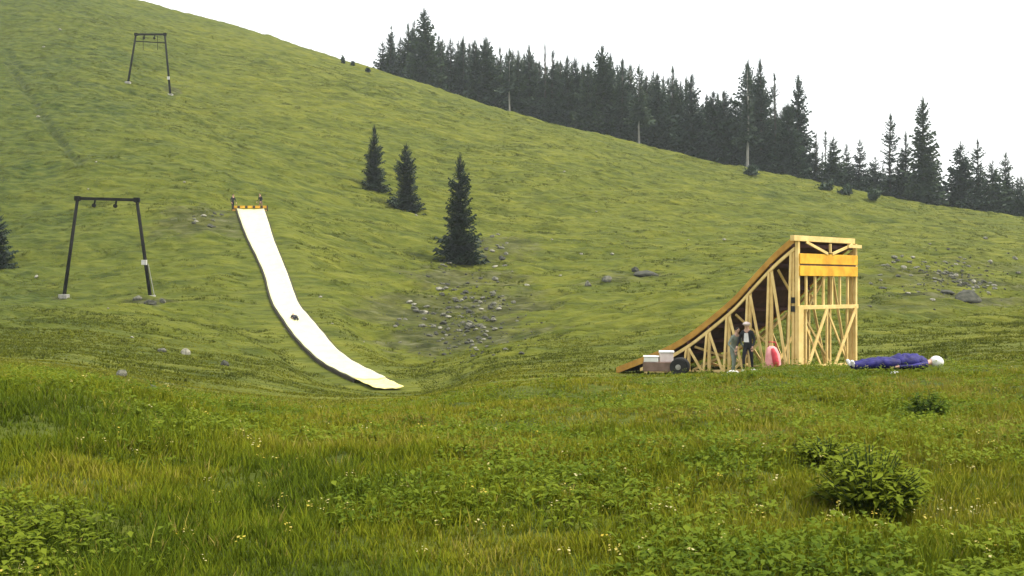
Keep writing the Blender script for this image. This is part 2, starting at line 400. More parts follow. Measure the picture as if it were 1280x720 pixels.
# ------------------------------------------------------------------ spruces
def crown_np(h, rad, base, seed, dens=1.0, m=5, ragged=.25, nb=7, topthin=1.0):
    r = random.Random(seed); V = []; T = []; tint = []
    nw = max(8, int(h * (1 - base) * 2.3 * dens)); prev_gap = 1
    for k in range(nw):
        f = (k + r.random() * .7) / nw
        z0 = h * (base + (1 - base) * f)
        env = rad * ((1 - f) ** (.85 * topthin)) + .012 * h * (1 - f)
        if r.random() < .25: prev_gap = 1 - ragged * r.random() * 1.6
        for q in range(max(3, int(nb * (1 - .45 * f)))):
            if r.random() < ragged * .45: continue
            az = r.random() * 6.283; ln = env * prev_gap * (.72 + .5 * r.random() - (ragged * r.random() ** 2))
            if ln < .08: ln = .08
            rise = (.25 - .75 * (1 - f)) * ln * (.6 + .5 * r.random()) + .05 * h * f * f
            dx, dy = math.cos(az), math.sin(az); base_t = .1 + .55 * r.random()
            P = []
            for j in range(m + 1):
                s_ = j / m; zz = z0 + rise * s_ - .16 * ln * math.sin(s_ * 3.14) + .12 * ln * s_ ** 3
                P.append((dx * ln * s_, dy * ln * s_, zz))
            for j in range(m):
                a, b = P[j], P[j + 1]; s_ = (j + .5) / m
                wd = ln * (.46 * (1 - s_) + .12) * (.7 + .6 * r.random())
                for sg in (-1, 1):
                    sx, sy = -dy * sg, dx * sg
                    tip = (b[0] + sx * wd + dx * wd * .35, b[1] + sy * wd + dy * wd * .35, (a[2] + b[2]) / 2 - wd * (.25 + .45 * r.random()))
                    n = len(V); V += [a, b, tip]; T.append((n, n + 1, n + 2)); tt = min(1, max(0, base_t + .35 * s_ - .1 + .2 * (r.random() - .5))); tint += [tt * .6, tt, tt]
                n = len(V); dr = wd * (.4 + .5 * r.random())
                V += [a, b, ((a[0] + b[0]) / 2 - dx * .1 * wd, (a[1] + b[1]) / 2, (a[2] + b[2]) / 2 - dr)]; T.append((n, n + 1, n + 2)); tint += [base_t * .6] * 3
    n = len(V); V += [(.02 * h, 0, h * .94), (-.015 * h, .01 * h, h * .94), (0, 0, h * 1.01)]; T.append((n, n + 1, n + 2)); tint += [.5] * 3
    return np.array(V), np.array(T), np.array(tint)
def spruce(name, loc, h, rad, base=.05, seed=1, needles='needles', trunk='bark', label=None, group=None, cat='spruce', **kw):
    e = empty(name, loc, random.Random(seed).random() * 6.28, label=label, cat=cat, group=group)
    V, T, ti = crown_np(h, rad, base, seed, **kw)
    ti = np.clip(ti + random.Random(seed * 3 + 1).choice((-.12, 0, 0, .1, .25)), 0, 1)
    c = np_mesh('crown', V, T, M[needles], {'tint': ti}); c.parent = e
    tb = MB(); rr = max(.05, h * .014)
    tb.tube([(0, 0, -.6), (0, 0, h * .02), (.01 * h, 0, h * .45), (0, 0, h * .97)], [rr * 1.5, rr, rr * .7, rr * .28], 7)
    tb.build('trunk', M[trunk], e, True)
    return e

# four spruces on the open slope
for px, pb, ptop, wpx, lab in ((575, 331, 198, 27, 'tallest dark spruce on the open slope, standing at the top of the scree'),
                        (508, 262, 184, 21, 'middle dark spruce of the three on the open slope, squat and bushy'),
                        (468, 236, 161, 17, 'smallest and highest-standing dark spruce of the three on the open slope'),
                        (-4, 338, 252, 20, 'dark spruce cut off by the left edge of the photo')):
    g = at(px, pb - 2); h = (pb - ptop) / F * g.y
    spruce('spruce', g, h, wpx * 1.36 / F * g.y, .0, int(px) + 30, label=lab, dens=2.2, m=6, nb=13, ragged=.24, topthin=.85)

# forest along the ridge: spires the photo shows one by one
SP = [  # column, top row, relative width, raggedness, label
    (478, 44, .75, .2, 'short dark spruce at the left end of the ridge forest'),
    (489, 21, .5, .75, 'thin ragged spruce with bare top, second from the left end of the forest'),
    (510, 20, .9, .3, 'broad tall spruce just left of the highest spire of the forest'),
    (530, 7, 1.0, .12, 'highest dark spruce spire at the left of the ridge forest'),
    (551, 44, .7, .6, 'loose ragged spruce just right of the highest spire'),
    (579, 43, .9, .65, 'open-branched spruce in the gap between the highest spire and the broad dense spruce'),
    (594, 46, .6, .4, 'slim spruce touching the left side of the broad dense spruce'),
    (607, 41, 1.15, .08, 'broad dense spruce with pointed top left of the pale bare trunk'),
    (625, 49, .7, .7, 'leaning-topped thin spruce between broad dense spruce and pale bare trunk'),
    (648, 59, .7, .25, 'narrow spruce just right of the pale bare trunk at the left'),
    (661, 54, .8, .35, 'second spruce right of the pale bare trunk at the left'),
    (681, 47, .7, .8, 'thin-topped ragged spruce in the middle left of the forest'),
    (691, 62, .7, .5, 'short spruce hugging the thin-topped ragged one'),
    (709, 66, .9, .3, 'left spruce of a close pair in the middle of the forest'),
    (719, 67, .9, .3, 'right spruce of a close pair in the middle of the forest'),
    (735, 75, .9, .15, 'low dark pointed spruce left of the tall mid-forest spire'),
    (753, 54, 1.0, .2, 'tall spire in the middle of the ridge forest'),
    (763, 62, .8, .5, 'ragged spruce on the right shoulder of the tall mid-forest spire'),
    (778, 74, .9, .4, 'spruce left of the second pale bare trunk'),
    (822, 90, 1.0, .25, 'low broad spruce right of the second pale bare trunk'),
    (841, 79, .8, .65, 'ragged spruce with knobby top at the right of the middle forest'),
    (864, 93, 1.2, .35, 'wide loose spruce in the right middle of the forest'),
    (892, 112, 1.1, .3, 'blunt low spruce left of the cluster with the third bare trunk'),
    (905, 113, 1.1, .3, 'blunt low spruce nearest the third bare trunk'),
    (950, 75, .8, .45, 'tallest spruce of the right-hand cluster, beside the third bare trunk'),
    (968, 91, .6, .7, 'thin sparse spruce between two tall ones in the right-hand cluster'),
    (998, 93, .75, .3, 'slender tall spruce closing the right end of the dense forest'),
    (985, 130, 1.0, .2, 'low dark spruce under the slender one closing the dense forest'),
    (1020, 167, .9, .6, 'loose light-topped small spruce just right of the dense forest'),
    (1032, 163, .6, .8, 'thin twiggy spruce just right of the dense forest'),
    (1042, 175, .9, .2, 'leaning dark small spruce right of the thin twiggy one'),
    (1058, 180, .8, .3, 'small narrow spruce left of the one-sided spruce'),
    (1075, 173, .85, .3, 'dark pointed spruce with branches reaching right'),
    (1094, 196, 1.1, .5, 'low spreading spruce between pointed spruce and the ragged tree'),
    (1113, 142, .75, .95, 'ragged half-bare conifer with hooked crown'),
    (1132, 165, .8, .45, 'dark shaggy spruce beside the ragged half-bare conifer'),
    (1154, 129, .62, .25, 'lone tall columnar spruce on the right of the ridge'),
    (1166, 200, .9, .3, 'short spruce at the foot of the lone columnar spruce'),
    (1201, 182, 1.15, .12, 'pointed cone-shaped spruce left of the group at the right edge'),
    (1222, 179, .75, .45, 'narrow spruce with tiered top in the group at the right edge'),
    (1240, 206, 1.1, .2, 'round-shouldered spruce in the group at the right edge'),
    (1257, 196, 1.1, .35, 'bushy spruce at the right edge, right of the round-shouldered one'),
    (1276, 226, 1.0, .3, 'low spruce cut by the right edge of the photo'),
]
for n, (px, pv_, rw, rg, lab) in enumerate(SP):
    rw = max(rw, .82)
    Y = float(crest_y(px)) + 1 + (n % 3) * 2.0; x = (px - 640) / F * Y; z = hz(x, Y) - .3
    h = (float(crest_v(px)) - pv_) / F * Y + 1.0
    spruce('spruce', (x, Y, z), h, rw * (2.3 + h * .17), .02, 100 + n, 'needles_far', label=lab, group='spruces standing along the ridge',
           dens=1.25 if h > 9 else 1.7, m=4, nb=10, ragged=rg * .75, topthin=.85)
# three tall conifers with long bare pale trunks
for n, (px, pv_, base, lab) in enumerate(((637, 60, .42, 'conifer with pale bare lower trunk, leftmost of three such in the forest'),
                         (799, 79, .38, 'conifer with pale bare lower trunk in the middle of the forest'),
                         (934, 80, .30, 'conifer with pale bare lower trunk in the right-hand cluster'))):
    Y = float(crest_y(px)) - 4; x = (px - 640) / F * Y; z = hz(x, Y); h = (float(crest_v(px)) + 2 - pv_) / F * Y
    spruce('conifer', (x, Y, z), h, 2.9, base, 300 + n, 'needles_far', 'pale_bark', label=lab, cat='conifer', dens=1.3, m=4, nb=10, ragged=.35, topthin=.75)
# packed wood behind them: copies of five kinds
protos = []
rf = random.Random(5); GR = 'spruces packed behind the ridge'; LB = 'dark spruce packed among others inside the dense forest wall'
spots = []
for px in np.arange(486, 1008, 7.0):
    for row in range(2):
        if row and rf.random() < .25: continue
        u = px + rf.uniform(-3, 3); Y = float(crest_y(u)) + 7 + row * 9 + rf.uniform(-2, 2)
        tops = [s_[1] for s_ in SP if abs(s_[0] - u) < 30]; lo = max(tops) if tops else crest_v(u) - 40
        cv = float(crest_v(u)); top = lo + (2 if row else 5) + rf.uniform(-3, 16)
        top = min(top, cv - 26); spots.append((u, Y, top))
for u, top in ((1012, 188), (1028, 190), (1050, 200), (1066, 205), (1084, 212), (1104, 205), (1122, 200), (1142, 205), (1160, 222), (1175, 240), (1186, 248), (1212, 216), (1232, 222), (1249, 220), (1266, 228), (1020, 180), (1038, 186), (1060, 192), (1092, 205), (1112, 190), (1128, 186), (1150, 200), (1192, 235), (1206, 205), (1226, 208), (1244, 214), (1260, 212), (1272, 222), (1284, 220), (1296, 214)):
    spots.append((u, float(crest_y(u)) + 5, top))
for n, (u, Y, top) in enumerate(spots):
    x = (u - 640) / F * Y; z = hz(x, Y) - .3; h = max(3.0, (360 - top) / F * Y - z)
    k = n % 6
    if n < 6:
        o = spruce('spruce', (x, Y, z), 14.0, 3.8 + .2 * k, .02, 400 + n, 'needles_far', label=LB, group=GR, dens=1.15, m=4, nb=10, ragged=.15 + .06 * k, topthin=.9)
        protos.append(o)
    else: o = copy_tree(protos[k])
    o.location = (x, Y, z); s_ = h / 14; o.scale = (max(.55, s_), max(.55, s_), s_); o.rotation_euler.z = rf.random() * 6.28

# bushes at the forest edge
def shrub_np(rx, rz, n, seed, leaf=.12):
    r = np.random.default_rng(seed)
    cl = r.normal(size=(max(6, n // 60), 3)); cl /= np.linalg.norm(cl, axis=1)[:, None]; cl[:, 2] = np.abs(cl[:, 2]); cl *= r.uniform(.3, .85, (len(cl), 1))
    c = cl[r.integers(0, len(cl), n)] + r.normal(size=(n, 3)) * .2
    c[:, 2] = np.abs(c[:, 2]) + .03; c = c * np.array([rx, rx, rz])
    a = r.normal(size=(n, 3)); a /= np.linalg.norm(a, axis=1)[:, None]; b = np.cross(a, r.normal(size=(n, 3))); b /= np.linalg.norm(b, axis=1)[:, None]
    s_ = leaf * r.uniform(.6, 1.4, (n, 1))
    V = np.stack([c - a * s_, c + b * s_ * .4, c + a * s_, c - b * s_ * .4], 1).reshape(-1, 3)
    ti = np.repeat(np.clip(.25 + .45 * r.random(n) + .25 * (c[:, 2] / rz - .4), 0, 1), 4)
    return V, np.arange(4 * n).reshape(-1, 4), ti
for n, (px, py, wpx, hpx, lab) in enumerate(((940, 219, 11, 16, 'small dark bush below the third bare trunk at the forest edge'),
                     (1034, 238, 14, 14, 'low dark bush under the thin twiggy spruce'),
                     (1058, 243, 9, 12, 'low dark bush below the small narrow spruce'),
                     (1090, 250, 12, 14, 'low dark bush at the forest edge below the spreading spruce'),
                     (429, 79, 1.6, 8, 'tiny bush on the bare ridge left of the forest'),
                     (441, 82, 1.6, 6, 'tiny bush on the bare ridge, closest to the forest'),
                     (460, 90, 3, 3, 'tiny low bush at the foot of the forest\'s left end'))):
    g = at(px, py) if py > crest_v(px) + 2 else None
    if g is None:
        Y = float(crest_y(px)); g = Vector(((px - 640) / F * Y, Y, hz((px - 640) / F * Y, Y)))
    e = empty('bush', g, label=lab, cat='bush')
    V, Q, ti = shrub_np(wpx / F * g.y, hpx / F * g.y, 420, 50 + n, .35)
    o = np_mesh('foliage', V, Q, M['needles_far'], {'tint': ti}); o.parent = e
    MB().tube([(0, 0, -.2), (.05, 0, hpx / F * g.y * .6)], [.09, .03], 6).build('stem', M['bark'], e)

# ------------------------------------------------------------------ ski-lift pylons
def pylon(bl, br, tl, tr, Y, rad, lab, full):
    zl = hz((bl[0] - 640) / F * Y, Y); zr = hz((br[0] - 640) / F * Y, Y)
    A = pt(bl[0], 0, Y); A.z = zl; B = pt(br[0], 0, Y); B.z = zr; C = pt(*tl, Y); D = pt(*tr, Y)
    o0 = Vector(((A.x + B.x) / 2, Y, (zl + zr) / 2)); e = empty('lift_pylon', o0, label=lab, cat='ski-lift pylon')
    A, B, C, D = (p - o0 for p in (A, B, C, D))
    for p, q in ((A, C), (B, D)):
        MB().tube([p - (q - p) * .03, q], [rad, rad * .85], 8).build('leg', M['steel'], e, True)
        MB()._box(p + Vector((0, 0, .02)), rad * 4.4, rad * 4.4, .36).build('footing', M['concrete'], e, bevel=.04)
    ext = (D - C).normalized() * rad * 1.6
    MB().bar(C - ext, D + ext, rad * 1.3, rad * 1.5).build('crossbeam', M['steel'], e)
    for q in (C, D): MB()._box(q, rad * 2.6, rad * 2.2, rad * 2.4).build('bracket', M['steel'], e)
    for f in (.30, .66):
        p = C.lerp(D, f); dz = rad * 3.4
        sh = MB().bar(p, p - Vector((.1, 0, dz)), rad * .7, rad * .7).build('pulley_hanger', M['steel'], e)
        wl = MB().tube([p + Vector((-.12, -.05, -dz)), p + Vector((-.12, .09, -dz))], rad * 1.05, 12)
        wl.build('pulley', M['steel'], sh)
    if full == 1:
        p = B.lerp(D, .36)
        MB()._box(p + Vector((-.02, -rad * 1.6, 0)), rad * 2.6, rad * 1.6, rad * 2.6).build('switch_box', M['concrete_pale'], e, bevel=.01)
        MB().bar(B.lerp(D, .36) + Vector((rad * 1.4, 0, -.1)), B.lerp(D, .02) + Vector((rad * 2.2, 0, 0)), .05, .05).build('conduit', M['concrete'], e)
    else:
        p, q = C.lerp(A, .14), D.lerp(B, .14)
        MB().bar(p, q, rad * .8, rad * .8).build('lower_beam', M['steel'], e)
        p2, q2 = C.lerp(D, .25) - Vector((0, 0, .2)), C.lerp(D, .75) - Vector((0, 0, .2))
        for a in (p2, q2): MB().bar(a, a - Vector((0, 0, 2.2)), .06, .06).build('hanger_rod', M['steel'], e)
        MB()._box(B.lerp(D, .28) + Vector((0, -rad * 1.3, 0)), rad * 2, rad, rad * 2.6).build('sign_plate', M['concrete_pale'], e)
pylon((80, 372), (188, 373), (97, 248), (171, 250), at(134, 372).y, .155, 'nearer dark steel ski-lift pylon left of the white slide', 1)
pylon((160, 106), (213, 113), (170, 43), (206, 43), at(187, 110).y, .17, 'farther dark steel ski-lift pylon high on the hill', 2)

# ------------------------------------------------------------------ water slide
def slide():
    lx, rx, yy_, z, vr = BED; n = len(z); L2 = np.stack([lx, yy_], 1); R2 = np.stack([rx, yy_], 1); z = z.copy()
    o0 = Vector((L2[0, 0], L2[0, 1], z[0])); e = empty('water_slide', o0, label='long white water slide curving down the green hillside', cat='water slide')
    def P(a, i, dz=0): return Vector((a[i, 0], a[i, 1], z[i] + dz)) - o0
    W = 9
    def sheet(i0, i1, name, m, lift):
        b = MB(); V = []; Fs = []
        for i in range(i0, i1):
            for k in range(W):
                f = k / (W - 1); p = P(L2, i).lerp(P(R2, i), f); p.z += lift + .10 * (2 * f - 1) ** 4 + .02 * math.sin(i * 1.7 + k * 2.1)
                V.append(p)
        for i in range(i1 - i0 - 1):
            for k in range(W - 1): Fs.append((i * W + k, i * W + k + 1, (i + 1) * W + k + 1, (i + 1) * W + k))
        o = b.add(V, Fs).build(name, m, e, True)
        so_ = o.modifiers.new('thick', 'SOLIDIFY'); so_.thickness = .03
    sheet(0, n - 7, 'sliding_sheet', M['white'], 0)
    sheet(n - 8, n, 'runout_mat', M['cream'], -.035)
    for a, sg in ((L2, -1), (R2, 1)):
        b = MB(); V = []
        for i in range(n - 6):
            p = P(a, i); q = Vector((sg * .07, 0, 0))
            gz = min(hz(a[i, 0] + sg * .1, a[i, 1]) - o0.z, p.z) - .1
            V += [p + q * .6 + Vector((0, 0, .10)), p + q * 1.6 + Vector((0, 0, .10)), Vector((p.x + q.x * 1.6, p.y, gz)), Vector((p.x + q.x * .6, p.y, gz))]
        Fs = []
        for i in range(n - 7):
            for k in range(4): Fs.append((i * 4 + k, i * 4 + (k + 1) % 4, (i + 1) * 4 + (k + 1) % 4, (i + 1) * 4 + k))
        b.add(V, Fs + [(0, 1, 2, 3)]).build('side_board', M['edge'], e)
    # start platform with a striped barrier board across the top end
    A, B = P(L2, 0), P(R2, 0); up = Vector((0, 0, 1)); bk = Vector((-.25, 1.0, 0)).normalized()
    pf = MB(); c = (A + B) / 2 + bk * .9 + Vector((0, 0, -.05)); pf._box(c, (B - A).length + .5, 1.7, .16); pf.build('start_platform', M['pine_orange'], e)
    bd = MB().bar(A + bk * .1 + up * .28 - Vector((.3, 0, 0)), B + bk * .1 + up * .28 + Vector((.3, 0, 0)), .06, .26).build('start_board', M['pine_yellow'], e)
    for f in (.02, .30, .58, .86):
        p = A.lerp(B, f + .05) + bk * .06 + up * .28; MB().bar(p - Vector((.13, 0, 0)), p + Vector((.13, 0, 0)), .09, .24).build('dark_panel', M['edge'], bd)
    for q in (A - Vector((.35, 0, 0)), B + Vector((.35, 0, 0)), A + bk * 1.6 - Vector((.2, 0, 0)), B + bk * 1.6 + Vector((.2, 0, 0))):
        MB().bar(q + up * .45 + bk * .12, q - up * 1.0 + bk * .12, .12, .12).build('post', M['edge'], e)
    return [Vector((L2[i, 0], L2[i, 1], z[i])).lerp(Vector((R2[i, 0], R2[i, 1], z[i])), .5) for i in range(n)], vr, o0
SLC, SLV, SL0 = slide()

# ------------------------------------------------------------------ kicker ramp
RB = pt(995, 463, 38.0); RFAR = pt(1067, 456, 40.6)
WV = Vector((RFAR.x - RB.x, RFAR.y - RB.y, 0)); RW = WV.length; WV.normalize()
DV = Vector((WV.y, -WV.x, 0))                 # direction of travel
def s_of(px):                                  # metres back from the lip along the near side, for an image column
    t_ = (px - 640) / F; return (RB.x - t_ * RB.y) / (DV.x - t_ * DV.y)
PRO = []
for px, py in ((772, 462), (800, 451), (830, 439), (860, 422), (890, 399), (920, 373), (950, 340), (970, 319), (994, 298)):
    q = s_of(px); Y = RB.y - q * DV.y; PRO.append((-q, (360 - py) / F * Y - RB.z))
RL = -PRO[0][0]; PS = [p[0] for p in PRO]; PZ = [p[1] for p in PRO]
def ramp():
    e = empty('ski_jump_ramp', RB, label='tall timber kicker ramp with curved deck and yellow boards on its open back', cat='ramp')
    e.rotation_euler = (0, 0, math.atan2(DV.y, DV.x))   # local x = travel direction, local y = across to the far side
    sgn = 1 if DV.cross(WV).z > 0 else -1
    W = RW * sgn
    def top(s_): return float(pchip(PS, PZ, np.array([s_]))[0])
    def gz(s_, w_):
        p = RB + DV * s_ + WV * (w_ / W * RW); return hz(p.x, p.y) - RB.z
    def beam(name, a, b, wd=.09, ht=.09, m='pine', par=None, up=(0, 0, 1)): return MB().bar(a, b, wd, ht, up).build(name, M[m], par or e, bevel=.006)
    ss = np.linspace(-RL, -.02, 34)
    # deck
    b = MB(); V = []; Fs = []
    for s_ in ss:
        z = top(min(s_, PS[-1])) + (max(0, s_ - PS[-1])) * .5
        for y, dz in ((0, 0), (1, 0), (1, -.10), (0, -.10)): V.append((s_, y * W, z + dz))
    for i in range(len(ss) - 1):
        for k in range(4): Fs.append((i * 4 + k, i * 4 + (k + 1) % 4, (i + 1) * 4 + (k + 1) % 4, (i + 1) * 4 + k))
    Fs += [(3, 2, 1, 0), tuple(range(len(V) - 4, len(V)))]
    b.add(V, Fs).build('deck', M['deck'], e)
    # edge strip (orange) and the bright chord below it, both sides
    for y0, sg in ((0, -1), (1, 1)):
        yy = y0 * W + sg * sgn * .045
        for off, m_, hh, nm, yo in ((-.03, 'pine_orange', .25, 'edge_board', 0), (-.36, 'pine', .13, 'chord', 0)):
            b = MB(); V = []; Fs = []
            s2 = list(ss)
            if off < -.2: s2 = [q for q in s2 if q > -RL + 1.0]
            for s_ in s2:
                z = top(s_) + off
                for dy, dz in ((-.035, hh / 2), (.035, hh / 2), (.035, -hh / 2), (-.035, -hh / 2)): V.append((s_, yy + yo + dy, z + dz))
            for i in range(len(s2) - 1):
                for k in range(4): Fs.append((i * 4 + k, i * 4 + (k + 1) % 4, (i + 1) * 4 + (k + 1) % 4, (i + 1) * 4 + k))
            Fs += [(3, 2, 1, 0), tuple(range(len(V) - 4, len(V)))]
            b.add(V, Fs).build(nm, M[m_], e)
    # side trusses
    st = [-6.6, -5.6, -4.65, -3.7, -2.8, -1.9, -1.0, -.10]
    for y0, sg in ((0.0, -1), (1.0, 1)):
        yy = y0 * W - sg * sgn * 0.0
        for i, s_ in enumerate(st):
            if s_ < -RL + 1: continue
            beam('stud', (s_, yy, gz(s_, yy) - .15), (s_, yy, top(s_) - .36), .085, .11)
        for i in range(len(st) - 1):
            a, c = st[i], st[i + 1]; mid = (a + c) / 2; yb = yy + sg * sgn * .075
            beam('brace', (a + .06, yb, top(a) - .42), (mid + .22, yb, gz(mid, yy) + .06), .04, .10)
            beam('brace', (c - .06, yb, top(c) - .46), (mid + .30, yb + sg * sgn * .05, gz(mid, yy) + .05), .04, .09)
        beam('sill', (st[0] - .2, yy, gz(st[0], yy) + .03), (0, yy, gz(0, yy) + .03), .1, .1)
    for s_ in st[1:]:
        beam('joist', (s_, -.02 * W, top(s_) - .19), (s_, 1.02 * W, top(s_) - .19), .08, .14, 'deck')
    # back face
    zt = top(0); xb = .06
    fr = [0, .14, .29, .43, .58, .72, .86, 1.0]
    zm = (360 - 384) / F * 38.5 - RB.z
    zy = (360 - 345) / F * 38.5 - RB.z
    for i, f in enumerate(fr):
        if i in (0, 7): beam('corner_post', (xb, f * W, gz(0, f * W) - .15), (xb, f * W, zt - .1), .12, .12)
        else: beam('back_stud', (xb, f * W, zm), (xb, f * W, zy + .1), .075, .075)
    beam('corner_plank', (xb + .09, .015 * W, gz(0, 0) - .12), (xb + .09, .015 * W, zm + .05), .05, .30, up=(0, 1, 0))
    for f, g0 in ((.14, 0), (.5, 0), (.86, 0)):
        beam('lower_stud', (xb - .02, f * W, gz(0, f * W) - .1), (xb - .02, f * W, zm - .05), .07, .07)
    beam('mid_rail', (xb + .07, -.02 * W, zm), (xb + .07, 1.02 * W, zm), .05, .14)
    beam('bottom_rail', (xb + .02, 0, gz(0, 0) + .12), (xb + .02, W, gz(0, W) + .12), .05, .10)
    for a, c in ((.46, .12), (.98, .58)):
        beam('diagonal', (xb + .10, a * W, zm - .02), (xb + .10, c * W, gz(0, c * W) + .05), .045, .13)
    for a, c in ((.06, .44), (.52, .92)):
        beam('diagonal', (xb - .09, a * W, zm - .02), (xb - .09, c * W, gz(0, c * W) + .05), .045, .09)
    # yellow boards, two rows with a dark slit
    hb_ = (zt - .52 - zy)
    for k, (z0, z1) in enumerate(((zy, zy + hb_ * .46), (zy + hb_ * .54, zt - .52))):
        MB()._box(Vector((xb + .085, W / 2, (z0 + z1) / 2)), .05, abs(W) * 1.0, z1 - z0).build('yellow_board', M['pine_yellow'], e, bevel=.008)
    MB()._box(Vector((xb + .03, W / 2, zy + hb_ * .5)), .03, abs(W) * .98, hb_ * .3).build('backing_board', M['brownbox'], e)
    # open bay under the lip with short V braces
    beam('lip_brace', (xb + .11, .10 * W, zt - .12), (xb + .11, .46 * W, zt - .50), .045, .10)
    beam('lip_brace', (xb + .11, .90 * W, zt - .14), (xb + .11, .54 * W, zt - .50), .045, .10)
    beam('lip_post', (xb + .12, .5 * W, zt - .48), (xb + .12, .5 * W, zt - .14), .06, .08)
    beam('top_rail', (.07, -.09 * W, zt), (.07, .96 * W, zt), .16, .19)
    beam('top_rail', (.22,   .80 * W, zt - .20), (.22, 1.035 * W, zt - .20), .08, .12)
    for z in (zm + .25, zm - .05):
        MB()._box(Vector((xb - .16, .02 * W - .06 * sgn, z)), .2, .2, .2).build('clamp', M['rubber'], e)
    # cross braces inside
    for s_ in (-.95, -2.75, -4.6):
        beam('inner_brace', (s_, .05 * W, gz(s_, 0) + .1), (s_, .95 * W, top(s_) - .4), .05, .09)
        beam('inner_brace', (s_ + .1, .95 * W, gz(s_, W) + .1), (s_ + .1, .05 * W, top(s_) - .4), .05, .09)
ramp()
def ramp_pt(s_, w_):                            # ground point beside the ramp: s along travel, w across
    p = RB + DV * s_ + WV * w_; p.z = hz(p.x, p.y); return p

# ------------------------------------------------------------------ people
def person(name, J, mats, label, loc, rz=0, cat='person', extra=None, scale=1.0, facing=None):
    """one skinned body grown over the joints J; mats: shirt, trousers, shoes, skin"""
    order = ['pelvis', 'waist', 'chest', 'neck', 'head']
    P = {k: Vector(v) for k, v in J.items()}
    rad = dict(pelvis=(.15, .11), waist=(.135, .10), chest=(.165, .115), neck=(.058, .058), head=(.08, .08),
               shoulder=(.07, .07), elbow=(.045, .045), wrist=(.032, .032), hand=(.042, .026), hip=(.092, .092), knee=(.062, .062), calf=(.062, .062), ankle=(.043, .043), toe=(.042, .035))
    names = ['pelvis', 'waist', 'chest', 'neck', 'head']; edges = [(0, 1), (1, 2), (2, 3), (3, 4)]
    for sd_ in 'lr':
        i0 = len(names); names += [k + '_' + sd_ for k in ('shoulder', 'elbow', 'wrist', 'hand')]
        edges += [(2, i0), (i0, i0 + 1), (i0 + 1, i0 + 2), (i0 + 2, i0 + 3)]
        i0 = len(names); names += [k + '_' + sd_ for k in ('hip', 'knee', 'ankle', 'toe')]
        edges += [(0, i0), (i0, i0 + 1), (i0 + 1, i0 + 2), (i0 + 2, i0 + 3)]
    me = bpy.data.meshes.new('skel'); me.from_pydata([P[n] for n in names], edges, [])
    ob = bpy.data.objects.new('skel', me); COL.objects.link(ob)
    ob.modifiers.new('skin', 'SKIN'); ss_ = ob.modifiers.new('sub', 'SUBSURF'); ss_.levels = 2; ss_.render_levels = 2
    for i, n in enumerate(names):
        d = me.skin_vertices[0].data[i]; d.radius = rad[n.split('_')[0]]; d.use_root = (i == 0)
    dg = bpy.context.evaluated_depsgraph_get(); ev = ob.evaluated_get(dg); m2 = bpy.data.meshes.new_from_object(ev)
    V = [v.co.copy() for v in m2.vertices]; Fc = [tuple(p.vertices) for p in m2.polygons]
    bpy.data.objects.remove(ob); bpy.data.meshes.remove(m2)
    b = MB(); b.add(V, Fc); nbody = len(Fc)
    fwd = Vector(facing or (0, -1, 0)).normalized(); hd = P['head']; upv = (hd - P['neck']).normalized(); sdv = fwd.cross(upv).normalized()
    Mx = Matrix((sdv, fwd, upv)).transposed()
    c = hd + upv * .03
    b.ell(c, .077, .095, .118, 14, 10, Mx)
    b.ell(c + fwd * .098 - upv * .012, .014, .022, .022, 6, 5, Mx)       # nose
    for s_ in (-1, 1):
        b.ell(c + sdv * (s_ * .078) - upv * .005, .012, .022, .033, 6, 5, Mx)   # ears
    nskin = len(b.f)
    for sd_ in 'lr':                                                     # five fingers on each hand
        wv, hv = P['wrist_' + sd_], P['hand_' + sd_]; d = (hv - wv).normalized(); q = d.cross(fwd)
        q = q.normalized() if q.length > .1 else sdv; nrm = d.cross(q).normalized()
        for k in range(4):
            r0 = hv + q * ((k - 1.5) * .019) + d * .02; ln = (.068, .078, .074, .058)[k]
            b.tube([r0, r0 + d * ln * .5 + nrm * .004, r0 + d * ln + nrm * .018], [.0095, .009, .006], 6)
        r0 = wv.lerp(hv, .5) + q * .03; b.tube([r0, r0 + q * .025 + d * .03, r0 + q * .03 + d * .06], [.011, .010, .007], 6)
    e = empty(name, loc, rz, label=label, cat=cat); e.scale = (scale,) * 3
    o = b.build('body', [M[m] for m in mats], e, True)
    segs = [(P[names[a]], P[names[b_]], names[b_].split('_')[0]) for a, b_ in edges]
    part = dict(waist=0, chest=0, neck=3, head=3, shoulder=0, elbow=0, wrist=0, hand=3, hip=1, knee=1, ankle=1, toe=2)
    for i, pl in enumerate(o.data.polygons):
        if i >= nbody: pl.material_index = 3; continue
        cc = pl.center; best = 1e9
        for a, b_, n in segs:
            ab = b_ - a; tt = max(0, min(1, (cc - a).dot(ab) / ab.length_squared)); d = (a + ab * tt - cc).length
            if n == 'neck' and tt < .45: d2, pm = d, 0
            elif n == 'wrist' and tt > .95: d2, pm = d, 3
            else: d2, pm = d, part[n]
            if d2 < best: best, pmi = d2, pm
        pl.material_index = pmi
    for s_ in (-1, 1):                                                   # eyes
        MB().ell(c + fwd * .088 + sdv * (s_ * .032) + upv * .012, .012, .010, .009, 8, 6, Mx).build('eye', M['black'], e, True)
    if extra == 'helmet':
        hb2 = MB(); hb2.ell(c + upv * .035 - fwd * .01, .12, .14, .125, 16, 10, Mx); hb2.build('helmet', M['paint_white'], e, True)
    elif extra == 'cap':
        MB().ell(c + upv * .05 - fwd * .01, .125, .15, .085, 14, 8, Mx).ell(c + upv * .05 + fwd * .15, .10, .09, .014, 12, 6, Mx).build('cap', M['pinkwhite'], e, True)
    else:
        MB().ell(c + upv * .028 - fwd * .018, .085, .098, .112, 12, 8, Mx).build('hair', M['hair'], e, True)
    return e
